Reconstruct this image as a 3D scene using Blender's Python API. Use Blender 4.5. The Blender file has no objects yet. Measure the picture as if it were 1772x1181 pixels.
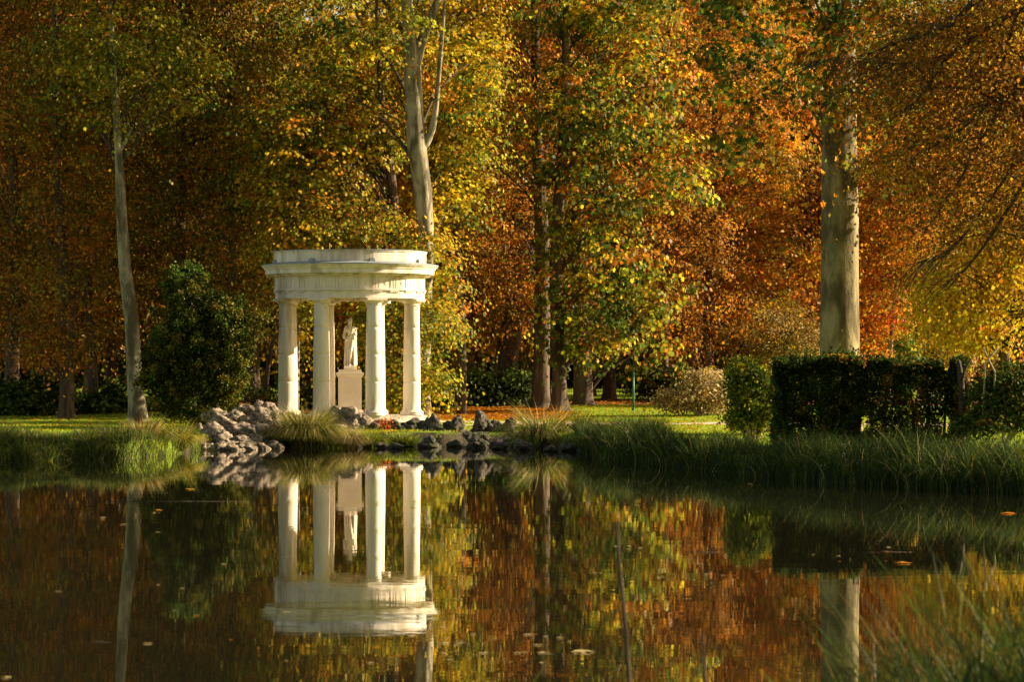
import bpy, bmesh, math, random
import numpy as np
from mathutils import Vector, Matrix, noise as mnoise

C = bpy.context.scene
col = C.collection
PI = math.pi
F = 5250.0            # focal length in photo pixels
CX, HZ, EYE = 886.0, 652.0, 2.2

# ------------------------------------------------------------------ camera
cam_d = bpy.data.cameras.new('camera'); cam = bpy.data.objects.new('camera', cam_d); col.objects.link(cam)
cam.location = (0, 0, EYE); cam.rotation_euler = (PI/2, 0, 0)
cam_d.sensor_width = 36; cam_d.lens = 36*F/1772; cam_d.shift_y = (HZ-590.5)/1772
cam_d.clip_start = 0.5; cam_d.clip_end = 3000
cam_d.dof.use_dof = True; cam_d.dof.focus_distance = 104; cam_d.dof.aperture_fstop = 5.6
C.camera = cam

# ------------------------------------------------------------------ world + sun
SUN_EL, SUN_BACK = math.radians(22.5), math.radians(13)
w = bpy.data.worlds.new('World'); C.world = w; w.use_nodes = True
nt = w.node_tree; nt.nodes.clear()
sky = nt.nodes.new('ShaderNodeTexSky'); sky.sky_type = 'NISHITA'; sky.sun_disc = False
sky.sun_elevation = SUN_EL; sky.sun_rotation = PI/2 - SUN_BACK
bg = nt.nodes.new('ShaderNodeBackground'); bg.inputs[1].default_value = 0.068
wo = nt.nodes.new('ShaderNodeOutputWorld')
wb = nt.nodes.new('ShaderNodeMix'); wb.data_type = 'RGBA'; wb.blend_type = 'MULTIPLY'; wb.inputs[0].default_value = 1; wb.inputs[7].default_value = (1.0, .84, .62, 1)
nt.links.new(sky.outputs[0], wb.inputs[6]); nt.links.new(wb.outputs[2], bg.inputs[0]); nt.links.new(bg.outputs[0], wo.inputs[0])
sd = bpy.data.lights.new('sun', 'SUN'); sun = bpy.data.objects.new('sun', sd); col.objects.link(sun)
sd.energy = 5.0; sd.angle = math.radians(0.5); sd.color = (1.0, 0.84, 0.58)
SDIR = Vector((math.cos(SUN_BACK)*math.cos(SUN_EL), math.sin(SUN_BACK)*math.cos(SUN_EL), math.sin(SUN_EL)))
sun.rotation_euler = SDIR.to_track_quat('Z', 'Y').to_euler()
sun.location = (60, 60, 60)
C.view_settings.view_transform = 'Standard'; C.view_settings.look = 'None'
C.view_settings.exposure = 1.6; C.view_settings.gamma = 1.0
C.render.engine = 'CYCLES'
C.cycles.use_denoising = True
C.cycles.max_bounces = 10; C.cycles.diffuse_bounces = 5; C.cycles.glossy_bounces = 3
C.cycles.transmission_bounces = 8; C.cycles.caustics_reflective = False; C.cycles.caustics_refractive = False

# ------------------------------------------------------------------ helpers
rng = np.random.default_rng(7)
random.seed(7)

def X(px, D): return (px-CX)/F*D
def Z(py, D): return EYE + (HZ-py)/F*D
def P(px, py, D): return Vector((X(px, D), D, Z(py, D)))

def smooth(a, b, x):
    t = np.clip((np.asarray(x, float)-a)/(b-a), 0, 1); return t*t*(3-2*t)

def tag(o, label=None, cat=None, group=None, kind=None):
    if label: o['label'] = label
    if cat: o['category'] = cat
    if group: o['group'] = group
    if kind: o['kind'] = kind
    return o

def empty(name, loc=(0, 0, 0), label=None, cat=None, group=None):
    o = bpy.data.objects.new(name, None); col.objects.link(o); o.location = loc
    o.empty_display_size = 0.3
    return tag(o, label, cat, group)

def link(name, me, mat, parent=None, loc=None):
    o = bpy.data.objects.new(name, me); col.objects.link(o)
    if mat is not None and not me.materials: me.materials.append(mat)
    if parent is not None:
        o.parent = parent
        if loc is None: o.location = -Vector(parent.location) if parent.parent is None else (0, 0, 0)
    if loc is not None: o.location = loc
    return o

class MB:
    """collects shapes in world coordinates; build() links them as one mesh"""
    def __init__(s): s.v = []; s.f = []; s.sm = []
    def add(s, vs, fs, smooth=True):
        n = len(s.v); s.v += [tuple(p) for p in vs]; s.f += [tuple(i+n for i in f) for f in fs]; s.sm += [smooth]*len(fs)
    def tube(s, pts, rad, sides=8, cap=True, wob=0, seed=0, flare=0):
        pts = [Vector(p) for p in pts]; vs = []; fs = []
        up = Vector((0.31, 0.17, 0.93))
        for i, p in enumerate(pts):
            d = (pts[min(i+1, len(pts)-1)]-pts[max(i-1, 0)]).normalized()
            a = d.cross(Vector((0, 1, 0.01))).normalized(); b = d.cross(a).normalized()
            for k in range(sides):
                t = 2*PI*k/sides
                r = rad[i]
                if wob: r *= 1+wob*mnoise.noise(Vector((math.cos(t)*1.3+seed, math.sin(t)*1.3, p.z*0.7+seed)))
                if flare and i < 5:
                    r *= 1+flare*((1-i/5)**2)*(0.35+0.65*max(0, math.cos(t*5+seed))**1.5)
                vs.append(p+a*math.cos(t)*r+b*math.sin(t)*r)
        for i in range(len(pts)-1):
            for k in range(sides):
                k2 = (k+1) % sides
                fs.append((i*sides+k, i*sides+k2, (i+1)*sides+k2, (i+1)*sides+k))
        if cap:
            fs.append(tuple(reversed(range(sides)))); fs.append(tuple((len(pts)-1)*sides+k for k in range(sides)))
        s.add(vs, fs)
    def lathe(s, prof, cx, cy, sides=48, smooth=False, a0=0, full=True):
        vs = []; fs = []; n = len(prof)
        for k in range(sides):
            t = 2*PI*k/sides+a0
            for r, z in prof: vs.append((cx+math.cos(t)*r, cy+math.sin(t)*r, z))
        for k in range(sides):
            k2 = (k+1) % sides
            for i in range(n-1):
                fs.append((k*n+i, k2*n+i, k2*n+i+1, k*n+i+1))
        if prof[0][0] > 1e-4 and full: fs.append(tuple(reversed([k*n for k in range(sides)])))
        if prof[-1][0] > 1e-4 and full: fs.append(tuple(k*n+n-1 for k in range(sides)))
        s.add(vs, fs, smooth)
    def box(s, c, d, rz=0, bev=0):
        x, y, z = d[0]/2, d[1]/2, d[2]/2; R = Matrix.Rotation(rz, 3, 'Z'); c = Vector(c)
        vs = [c+R @ Vector((sx*x, sy*y, sz*z)) for sx in (-1, 1) for sy in (-1, 1) for sz in (-1, 1)]
        s.add(vs, [(0, 1, 3, 2), (4, 6, 7, 5), (0, 4, 5, 1), (2, 3, 7, 6), (0, 2, 6, 4), (1, 5, 7, 3)], False)
    def mesh(s, name):
        me = bpy.data.meshes.new(name); me.from_pydata(s.v, [], s.f)
        me.polygons.foreach_set('use_smooth', s.sm); me.update(); return me
    def build(s, name, mat, parent=None):
        return link(name, s.mesh(name), mat, parent)

def npmesh(name, verts, nper, nface, mat, cols=None, smooth=False):
    """verts (N*nper,3): N polygons of nper corners, each its own vertices"""
    me = bpy.data.meshes.new(name)
    me.vertices.add(len(verts)); me.vertices.foreach_set('co', np.asarray(verts, np.float32).ravel())
    me.loops.add(len(verts)); me.loops.foreach_set('vertex_index', np.arange(len(verts), dtype=np.int32))
    me.polygons.add(nface); me.polygons.foreach_set('loop_start', np.arange(nface, dtype=np.int32)*nper)
    if mat: me.materials.append(mat)
    me.update(calc_edges=True)
    if cols is not None:
        at = me.attributes.new('Col', 'FLOAT_COLOR', 'FACE')
        c4 = np.ones((nface, 4), np.float32); c4[:, :3] = cols; at.data.foreach_set('color', c4.ravel())
    return me

SHAPES = {
 'rhomb': np.array([(0, -.5, 0), (.34, -.02, .09), (0, .5, 0), (-.34, -.02, .09)]),
 'star': np.array([(0, -.5, 0), (.2, -.22, .03), (.5, -.2, .0), (.3, .02, .07), (.38, .33, .02), (.13, .2, .07), (0, .55, 0),
                   (-.13, .2, .07), (-.38, .33, .02), (-.3, .02, .07), (-.5, -.2, 0), (-.2, -.22, .03)]),
 'needle': np.array([(-.13, -.5, 0), (.13, -.5, 0), (0, .6, 0.08)]),
}
def leaf_verts(cen, size, shape, upbias=0.5, dirs=None, droop=0.0, nb=None):
    n = len(cen); L = SHAPES[shape]
    nor = rng.normal(size=(n, 3)); nor /= np.linalg.norm(nor, axis=1)[:, None]
    nor[:, 2] = np.abs(nor[:, 2])*1.0+upbias*0.6
    if nb is not None: nor = nor*.75+nb*1.3
    nor /= np.linalg.norm(nor, axis=1)[:, None]
    t = rng.normal(size=(n, 3)); t[:, 2] -= droop
    if dirs is not None: t = t*0.55+dirs*1.6
    t -= nor*np.sum(t*nor, axis=1)[:, None]; t /= np.linalg.norm(t, axis=1)[:, None]+1e-9
    b = np.cross(t, nor)
    s = (size*(0.6+0.8*rng.random(n)))[:, None, None]
    v = cen[:, None, :]+s*(L[None, :, 0:1]*b[:, None, :]+L[None, :, 1:2]*t[:, None, :]+L[None, :, 2:3]*nor[:, None, :])
    return v.reshape(-1, 3), L.shape[0]

# colour families for leaves (albedo, linear)
PAL = {
 'green':  [(.05, .09, .012), (.08, .13, .015), (.12, .17, .02), (.035, .06, .012)],
 'olive':  [(.16, .16, .015), (.24, .20, .015), (.12, .13, .012), (.32, .23, .02), (.20, .12, .012)],
 'lime':   [(.26, .30, .02), (.36, .36, .02), (.13, .18, .015), (.48, .40, .02), (.09, .12, .015)],
 'gold':   [(.58, .36, .02), (.66, .42, .02), (.44, .28, .015), (.30, .24, .015), (.5, .24, .015)],
 'yellow': [(.72, .50, .02), (.62, .46, .02), (.50, .40, .02), (.66, .36, .015)],
 'orange': [(.68, .25, .015), (.60, .18, .012), (.50, .14, .012), (.72, .34, .02), (.34, .11, .012)],
 'rust':   [(.40, .14, .014), (.30, .10, .012), (.48, .18, .015), (.20, .08, .012), (.52, .25, .02)],
 'brown':  [(.22, .11, .02), (.15, .075, .015), (.30, .15, .025), (.11, .065, .015)],
 'red':    [(.50, .07, .012), (.36, .05, .012), (.55, .12, .015)],
 'dark':   [(.026, .04, .006), (.035, .052, .007), (.045, .062, .008), (.016, .028, .005)],
 'yew':    [(.02, .03, .004), (.034, .045, .005), (.05, .055, .006), (.012, .02, .003)],
 'lawn':   [(.36, .46, .015), (.42, .50, .018), (.28, .38, .012), (.46, .47, .03)],
 'reed':   [(.026, .048, .010), (.036, .062, .012), (.05, .075, .012), (.018, .034, .010)],
 'tips':   [(.16, .13, .015), (.12, .11, .012), (.20, .14, .02)],
 'straw':  [(.55, .42, .18), (.42, .30, .12), (.62, .5, .24), (.3, .2, .08)],
}
def pal_cols(n, mix, clump=None):
    """mix {family: weight}; clump = cluster index per leaf so colour families hold together"""
    keys = list(mix); wts = np.array([mix[k] for k in keys], float); wts /= wts.sum()
    if clump is None: fam = rng.choice(len(keys), n, p=wts)
    else:
        cf = rng.choice(len(keys), clump.max()+1, p=wts); fam = cf[clump]
        sw = rng.random(n) < 0.22; fam[sw] = rng.choice(len(keys), sw.sum(), p=wts)
    out = np.zeros((n, 3))
    for i, k in enumerate(keys):
        m = fam == i; pc = np.array(PAL[k]); out[m] = pc[rng.integers(0, len(pc), m.sum())]
    br = 0.7+0.6*rng.random(n)
    if clump is not None: br *= (0.75+0.5*rng.random(clump.max()+1))[clump]
    return np.clip(out*br[:, None], 0, .8)

def blob_leaves(ells, n_leaf, mix, size, clr=0.6, per=26, flat=0.55, shell=0.5, droop=0.3, hang=0.0):
    """ells: (centre, radii) ; returns leaf centres, colours, cluster points"""
    vol = np.array([r[0]*r[1]*r[2] for c, r in ells])**0.8; vol /= vol.sum()
    ncl = max(4, int(n_leaf/per)); which = rng.choice(len(ells), ncl, p=vol)
    d = rng.normal(size=(ncl, 3)); d /= np.linalg.norm(d, axis=1)[:, None]
    rad = rng.random(ncl)**(1/(3+3*shell))
    cc = np.array([ells[i][0] for i in which]); rr = np.array([ells[i][1] for i in which])
    cl = cc+d*rr*rad[:, None]*(0.85+0.3*rng.random(ncl))[:, None]
    idx = rng.integers(0, ncl, n_leaf)
    cs = clr*(0.5+1.0*rng.random(ncl))
    # each spray is a tilted, drooping disc
    tl = rng.normal(size=(ncl, 2))*0.35
    off = rng.normal(size=(n_leaf, 3))*cs[idx][:, None]*np.array([1, 1, flat*0.5])
    off[:, 2] += off[:, 0]*tl[idx, 0]+off[:, 1]*tl[idx, 1]-droop*(off[:, 0]**2+off[:, 1]**2)/clr*0.5
    if hang: off[:, 2] -= hang*rng.random(n_leaf)**1.5
    global LAST_NB
    nbv = off/(np.linalg.norm(off, axis=1)[:, None]+1e-6)+.35*d[idx]; nbv[:, 2] += .25; LAST_NB = nbv
    return cl[idx]+off, pal_cols(n_leaf, mix, idx), cl

# ------------------------------------------------------------------ materials
def mat_new(name):
    m = bpy.data.materials.new(name); m.use_nodes = True
    n = m.node_tree; n.nodes.clear(); out = n.nodes.new('ShaderNodeOutputMaterial'); return m, n, out
def N(n, t, **kw):
    x = n.nodes.new(t)
    for k, v in kw.items(): setattr(x, k, v)
    return x
def inp(x, **kw):
    for k, v in kw.items():
        x.inputs[k.replace('_', ' ')].default_value = v
    return x

def leaf_material(name, trans=0.45, gloss=0.04, rough=.45):
    m, n, out = mat_new(name)
    at = N(n, 'ShaderNodeAttribute', attribute_name='Col')
    oi = N(n, 'ShaderNodeObjectInfo')
    mul = N(n, 'ShaderNodeMix', data_type='RGBA', blend_type='MULTIPLY'); mul.inputs[0].default_value = 1
    n.links.new(at.outputs['Color'], mul.inputs[6]); n.links.new(oi.outputs['Color'], mul.inputs[7])
    df = N(n, 'ShaderNodeBsdfDiffuse'); tr = N(n, 'ShaderNodeBsdfTranslucent'); mx = N(n, 'ShaderNodeMixShader'); mx.inputs[0].default_value = trans
    gl = N(n, 'ShaderNodeBsdfGlossy'); gl.inputs['Roughness'].default_value = rough; mg = N(n, 'ShaderNodeMixShader'); mg.inputs[0].default_value = gloss
    gl.inputs['Color'].default_value = (.8, .75, .6, 1)
    n.links.new(mul.outputs[2], df.inputs[0]); n.links.new(mul.outputs[2], tr.inputs[0])
    n.links.new(df.outputs[0], mx.inputs[1]); n.links.new(tr.outputs[0], mx.inputs[2])
    n.links.new(mx.outputs[0], mg.inputs[1]); n.links.new(gl.outputs[0], mg.inputs[2]); n.links.new(mg.outputs[0], out.inputs[0])
    return m
M = {}
M['leaf'] = leaf_material('leaf', .5, .012)
M['grass'] = leaf_material('grass_blade', .45, .015)
M['needle'] = leaf_material('needle_leaf', .25, .01)

def surf(name, c1, c2, scale=4, c3=None, scale2=1, rough=.8, bump=0.0, bscale=20, stretch=(1, 1, 1), spec=.2, ramp=(.35, .65), vor=False):
    m, n, out = mat_new(name)
    tc = N(n, 'ShaderNodeTexCoord'); mp = N(n, 'ShaderNodeMapping'); mp.inputs['Scale'].default_value = stretch
    n.links.new(tc.outputs['Object'], mp.inputs[0])
    t1 = N(n, 'ShaderNodeTexNoise'); inp(t1, Scale=scale, Detail=6.0, Roughness=.65)
    n.links.new(mp.outputs[0], t1.inputs['Vector'])
    r1 = N(n, 'ShaderNodeValToRGB'); r1.color_ramp.elements[0].position = ramp[0]; r1.color_ramp.elements[1].position = ramp[1]
    r1.color_ramp.elements[0].color = (*c1, 1); r1.color_ramp.elements[1].color = (*c2, 1)
    n.links.new(t1.outputs[0], r1.inputs[0]); cur = r1.outputs[0]
    if c3:
        t2 = N(n, 'ShaderNodeTexNoise'); inp(t2, Scale=scale2, Detail=3.0)
        n.links.new(mp.outputs[0], t2.inputs['Vector'])
        r2 = N(n, 'ShaderNodeValToRGB'); r2.color_ramp.elements[0].position = .5; r2.color_ramp.elements[1].position = .62
        n.links.new(t2.outputs[0], r2.inputs[0])
        mx = N(n, 'ShaderNodeMix', data_type='RGBA'); n.links.new(r2.outputs[0], mx.inputs[0]); n.links.new(cur, mx.inputs[6]); mx.inputs[7].default_value = (*c3, 1)
        cur = mx.outputs[2]
    b = N(n, 'ShaderNodeBsdfPrincipled'); inp(b, Roughness=rough); b.inputs['Specular IOR Level'].default_value = spec
    n.links.new(cur, b.inputs['Base Color'])
    if bump:
        if vor:
            t3 = N(n, 'ShaderNodeTexVoronoi'); t3.inputs['Scale'].default_value = bscale; so = t3.outputs['Distance']
        else:
            t3 = N(n, 'ShaderNodeTexNoise'); inp(t3, Scale=bscale, Detail=5.0, Roughness=.7); so = t3.outputs[0]
        n.links.new(mp.outputs[0], t3.inputs['Vector'])
        bp = N(n, 'ShaderNodeBump'); bp.inputs['Distance'].default_value = bump; bp.inputs['Strength'].default_value = 1
        n.links.new(so, bp.inputs['Height']); n.links.new(bp.outputs[0], b.inputs['Normal'])
    n.links.new(b.outputs[0], out.inputs[0]); return m

M['stone'] = surf('pale_limestone', (.68, .58, .465), (.82, .72, .60), 3.0, (.50, .41, .29), 1.3, .8, .004, 30, (1.6, 1.6, .28))
M['stone_warm'] = surf('carved_marble', (.72, .60, .46), (.82, .71, .56), 2.0, None, 1, .6, .002, 40)
M['stone_dirty'] = surf('weathered_stone', (.36, .30, .22), (.68, .60, .48), 2.5, (.22, .19, .15), 1.7, .9, .01, 14)
M['lead'] = surf('lead_flashing', (.16, .19, .22), (.30, .33, .36), 5, None, 1, .5, .002, 20, spec=.5)
M['rock'] = surf('porous_rock', (.07, .046, .03), (.44, .33, .23), 3.6, (.09, .085, .05), 1.6, .95, .05, 7, ramp=(.38, .58))
M['rock_dark'] = surf('mossy_rock', (.028, .023, .017), (.19, .155, .115), 3.0, (.035, .045, .012), 1.3, .95, .05, 7, ramp=(.4, .62))
M['plane_bark'] = surf('plane_bark', (.12, .09, .04), (.32, .255, .125), 2.2, (.085, .062, .03), 1.7, .85, .05, 6, (1, 1, .4), ramp=(.40, .60))
M['white_bark'] = surf('pale_bark', (.13, .105, .06), (.35, .29, .18), 3.0, (.095, .075, .04), 2.2, .8, .03, 9, (1, 1, .35), ramp=(.38, .56))
M['bark'] = surf('dark_bark', (.045, .03, .02), (.13, .085, .055), 6, None, 1, .95, .03, 10, (1, 1, .18))
M['bark_mid'] = surf('furrowed_bark', (.05, .034, .022), (.17, .118, .078), 5, (.04, .028, .018), 1.4, .95, .06, 9, (1, 1, .12))
M['twig'] = surf('twig_bark', (.04, .028, .018), (.10, .07, .045), 8, None, 1, .9)
M['dry_twig'] = surf('dry_twig', (.35, .25, .14), (.5, .38, .22), 8, None, 1, .9)
M['path'] = surf('sandy_gravel', (.50, .42, .30), (.62, .54, .40), 6, (.42, .28, .12), 2.2, .95, .008, 60)
M['green_paint'] = surf('green_paint', (.02, .12, .06), (.03, .16, .08), 6, None, 1, .5, spec=.4)

# ------------------------------------------------------------------ terrain
SHX = np.array([-60, -40, -30, -22, -13.2, -10.4, -9.6, -9.1, -8.2, -7.0, -4.8, -2.6, 0.1, 1.4, 2.3, 3.7, 5.3, 6.9, 9.0, 12.5, 18, 30, 60.])
SHY = np.array([30, 55, 68, 75, 79, 81, 84.5, 92, 93.6, 94.2, 94.2, 95, 96, 93, 83, 75, 67.5, 62, 58.5, 54, 48, 40, 25.])
HY = np.array([0, 60, 95, 105, 112, 125, 140, 160, 200, 260, 400, 900.])
HH = np.array([.5, .42, .42, .45, .55, .93, 1.0, 1.05, 1.25, 1.4, 1.7, 3.0])
def shore(x): return np.interp(x, SHX, SHY)
def near_edge(x): return 12.5-0.12*np.asarray(x, float)+0.5*np.sin(np.asarray(x, float)*0.9)
def wob(x, y): return 0.35*np.sin(x*1.9+0.3)*np.sin(y*0.7)+0.2*np.sin(x*4.3+1)+0.12*np.sin(x*9.1)
def hgt(x, y):
    x = np.asarray(x, float); y = np.asarray(y, float)
    base = np.interp(y, HY, HH)+0.04*np.sin(x*.35+1)*np.sin(y*.21)+0.02*np.sin(x*1.1+y*.9)
    dfar = y-(shore(x)+wob(x, y))
    f = smooth(-1.6, 0.9, dfar)
    a = -0.9+(base+0.9)*f
    dn = (near_edge(x)-y)
    g = smooth(-1.5, 1.0, dn)
    return np.maximum(a, -0.9+(0.75+0.9)*g)

def axis(segs):
    out = []
    for a, b, st in segs: out += list(np.arange(a, b, st))
    return np.array(out+[segs[-1][1]])
xs = axis([(-900, -200, 70), (-200, -40, 8), (-40, -16, 1.0), (-16, 16, .3), (16, 40, 1.0), (40, 200, 8), (200, 900, 70)])
ys = axis([(-60, 5, 5), (5, 50, 1.0), (50, 100, .3), (100, 130, .6), (130, 220, 2), (220, 400, 10), (400, 1800, 100)])
GX, GY = np.meshgrid(xs, ys); GZ = hgt(GX, GY)
nx, ny = len(xs), len(ys)
me = bpy.data.meshes.new('ground')
idx = np.arange(nx*ny).reshape(ny, nx)
q = np.stack([idx[:-1, :-1], idx[:-1, 1:], idx[1:, 1:], idx[1:, :-1]], -1).reshape(-1, 4)
me.vertices.add(nx*ny); me.vertices.foreach_set('co', np.stack([GX, GY, GZ], -1).astype(np.float32).ravel())
me.loops.add(q.size); me.loops.foreach_set('vertex_index', q.astype(np.int32).ravel())
me.polygons.add(len(q)); me.polygons.foreach_set('loop_start', np.arange(len(q), dtype=np.int32)*4)
me.polygons.foreach_set('use_smooth', np.ones(len(q), bool)); me.update(calc_edges=True)

def litter(x, y):
    """0 lawn .. 1 leaf litter under the trees"""
    l = smooth(116, 121, y+1.5*np.sin(x*.6))*(1-smooth(150, 160, y))
    mid = smooth(-5.5, -3.5, x)*(1-smooth(1.2, 3.0, x))*smooth(112.6, 114.5, y)*(1-smooth(150, 160, y))
    lawnr = smooth(1.5, 3.0, x)*(1-smooth(126, 131, y)); l = l*(1-lawnr)
    return np.clip(np.maximum(l*0.9, mid), 0, 1)
lt = litter(GX, GY)
cl = np.zeros((ny, nx, 4), np.float32); cl[..., 0] = lt; cl[..., 1] = np.maximum(1-smooth(0.12, 0.36, GZ), ((GX > -9.5) & (GX < 2.6) & (GY < 100.5) & (GY > 60))*(1-smooth(.40, .47, GZ+.06*np.sin(GX*3)*np.sin(GY*2)))*(GY < 97.5)); cl[..., 3] = 1
at = me.attributes.new('zone', 'FLOAT_COLOR', 'POINT'); at.data.foreach_set('color', cl.ravel())
m, n, out = mat_new('ground')
za = N(n, 'ShaderNodeAttribute', attribute_name='zone'); sep = N(n, 'ShaderNodeSeparateColor'); n.links.new(za.outputs['Color'], sep.inputs[0])
tc = N(n, 'ShaderNodeTexCoord')
def noi(sc, det=5.0):
    t = N(n, 'ShaderNodeTexNoise'); inp(t, Scale=sc, Detail=det, Roughness=.65); n.links.new(tc.outputs['Object'], t.inputs['Vector']); return t
def rmp(src, p0, c0, p1, c1):
    r = N(n, 'ShaderNodeValToRGB'); r.color_ramp.elements[0].position = p0; r.color_ramp.elements[1].position = p1
    r.color_ramp.elements[0].color = (*c0, 1); r.color_ramp.elements[1].color = (*c1, 1); n.links.new(src, r.inputs[0]); return r.outputs[0]
gr = rmp(noi(1.4).outputs[0], .35, (.15, .23, .012), .65, (.26, .34, .016))
li = rmp(noi(9).outputs[0], .38, (.07, .035, .015), .62, (.30, .12, .025))
mud = rmp(noi(5).outputs[0], .4, (.025, .02, .012), .6, (.07, .055, .03))
add = N(n, 'ShaderNodeMath', operation='ADD'); nb = noi(2.2)
sub = N(n, 'ShaderNodeMath', operation='MULTIPLY_ADD'); sub.inputs[1].default_value = 0.9; sub.inputs[2].default_value = -0.45
n.links.new(nb.outputs[0], sub.inputs[0]); n.links.new(sep.outputs[0], add.inputs[0]); n.links.new(sub.outputs[0], add.inputs[1])
st = N(n, 'ShaderNodeMapRange'); inp(st, From_Min=.4, From_Max=.6); n.links.new(add.outputs[0], st.inputs[0])
m1 = N(n, 'ShaderNodeMix', data_type='RGBA'); n.links.new(st.outputs[0], m1.inputs[0]); n.links.new(gr, m1.inputs[6]); n.links.new(li, m1.inputs[7])
m2 = N(n, 'ShaderNodeMix', data_type='RGBA'); n.links.new(sep.outputs[1], m2.inputs[0]); n.links.new(m1.outputs[2], m2.inputs[6]); n.links.new(mud, m2.inputs[7])
b = N(n, 'ShaderNodeBsdfPrincipled'); inp(b, Roughness=.95); b.inputs['Specular IOR Level'].default_value = .1
n.links.new(m2.outputs[2], b.inputs['Base Color'])
bp = N(n, 'ShaderNodeBump'); bp.inputs['Distance'].default_value = .05; n.links.new(noi(14).outputs[0], bp.inputs['Height']); n.links.new(bp.outputs[0], b.inputs['Normal'])
n.links.new(b.outputs[0], out.inputs[0]); M['ground'] = m
tag(link('ground', me, m), kind='structure')

# path: a draped ribbon
def drape(name, cen, wid, mat, lift):
    cx_ = np.array([c[0] for c in cen], float); cy_ = np.array([c[1] for c in cen], float); wd = np.array(wid, float)
    t = np.linspace(cx_[0], cx_[-1], 200); yc = np.interp(t, cx_, cy_); ww = np.interp(t, cx_, wd)
    k = 12; vs = []
    for i in range(200):
        e0 = .18*math.sin(t[i]*3.1)+.1*math.sin(t[i]*7.7); e1 = .18*math.sin(t[i]*2.7+1)+.1*math.sin(t[i]*8.9)
        for j in range(k):
            y = yc[i]+(-.5+j/(k-1))*ww[i]+(e0*(1-j/(k-1))+e1*j/(k-1)); vs.append((t[i], y, float(hgt(t[i], y))+lift))
    fs = [(i*k+j, (i+1)*k+j, (i+1)*k+j+1, i*k+j+1) for i in range(199) for j in range(k-1)]
    mb = MB(); mb.add(vs, fs); return tag(mb.build(name, mat), kind='structure')
drape('path', [(-12, 112.5), (-5, 111.8), (-2, 111), (0, 110.2), (3, 109.2), (8, 108.2), (14, 107), (40, 100)], [2.2, 2.6, 3.2, 3.0, 2.4, 2.4, 2.6, 2.6], M['path'], .02)
drape('path_branch', [(-3.2, 105.6), (-1.2, 106.6), (0.2, 107.6)], [.9, 1.0, 1.1], M['path'], .028)

# water
m, n, out = mat_new('water')
tc = N(n, 'ShaderNodeTexCoord')
def wn(scale, stretch, det=2.0):
    mp = N(n, 'ShaderNodeMapping'); mp.inputs['Scale'].default_value = stretch; n.links.new(tc.outputs['Object'], mp.inputs[0])
    t = N(n, 'ShaderNodeTexNoise'); inp(t, Scale=scale, Detail=det, Roughness=.5); n.links.new(mp.outputs[0], t.inputs['Vector']); return t.outputs[0]
b = N(n, 'ShaderNodeBsdfPrincipled'); inp(b, Roughness=.0, IOR=1.4); b.inputs['Base Color'].default_value = (.012, .011, .006, 1)
b.inputs['Specular IOR Level'].default_value = .5
b1 = N(n, 'ShaderNodeBump'); b1.inputs['Distance'].default_value = .0009; n.links.new(wn(1.1, (.55, 1, 1)), b1.inputs['Height'])
b2 = N(n, 'ShaderNodeBump'); b2.inputs['Distance'].default_value = .0002; n.links.new(wn(6.5, (.6, 1, 1)), b2.inputs['Height'])
n.links.new(b1.outputs[0], b2.inputs['Normal']); n.links.new(b2.outputs[0], b.inputs['Normal']); n.links.new(b.outputs[0], out.inputs[0])
M['water'] = m
mb = MB(); mb.add([(-70, 6, 0), (70, 6, 0), (70, 100, 0), (-70, 100, 0)], [(0, 1, 2, 3)], False)
tag(mb.build('water', m), kind='structure')

# ------------------------------------------------------------------ temple
TX, TY = X(605.5, 105), 105.0
def tz(py): return EYE+(HZ-py)/50.0
g0 = .45
temple = empty('rotunda', (TX, TY, g0), 'round open temple of pale stone with eight smooth columns on the far bank', 'rotunda')
Zb = tz(719)
mb = MB(); mb.lathe([(2.72, g0-.5), (2.72, Zb-.16), (2.66, Zb-.14), (2.66, Zb)], TX, TY, 72); mb.build('stylobate', M['stone_dirty'], temple)
Zt = tz(518.7)
for k in range(8):
    a = -PI/2+PI/8+k*PI/4 + math.radians(1)
    cx, cy = TX+2.32*math.cos(a), TY+2.32*math.sin(a)
    mb = MB()
    prof = []
    z0, z1 = Zb+.20, Zt-.24
    for i in range(13):
        t = i/12; r = .287-(.287-.247)*(t**1.7); prof.append((r, z0+(z1-z0)*t))
    prof[0] = (.287, z0)
    for zj in (z0+(z1-z0)*.27, z0+(z1-z0)*.53, z0+(z1-z0)*.79):
        t = (zj-z0)/(z1-z0); rj = .287-(.287-.247)*(t**1.7); prof += [(rj, zj-.011), (rj-.007, zj-.006), (rj-.007, zj+.006), (rj-.0005, zj+.011)]
    prof = [(.30, z0-.01)]+sorted(prof, key=lambda q: q[1])
    mb.lathe(prof, cx, cy, 40, True, full=False)
    shaft = mb.build('column', M['stone'], temple)
    mb = MB()
    mb.lathe([(.385, Zb), (.385, Zb+.06), (.37, Zb+.065), (.385, Zb+.09), (.385, Zb+.115), (.36, Zb+.145), (.325, Zb+.15), (.315, Zb+.17), (.303, Zb+.2)], cx, cy, 40, True)
    o = mb.build('column_base', M['stone'], shaft)
    o.location = (0, 0, 0)
    mb = MB()
    mb.lathe([(.25, z1-.002), (.272, z1+.004), (.272, z1+.03), (.25, z1+.035), (.25, z1+.07), (.27, z1+.08), (.31, z1+.11), (.345, z1+.155), (.35, z1+.16)], cx, cy, 40, True)
    mb.box((cx, cy, z1+.1995), (.72, .72, .079), a)
    o = mb.build('capital', M['stone'], shaft); o.location = (0, 0, 0)
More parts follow.
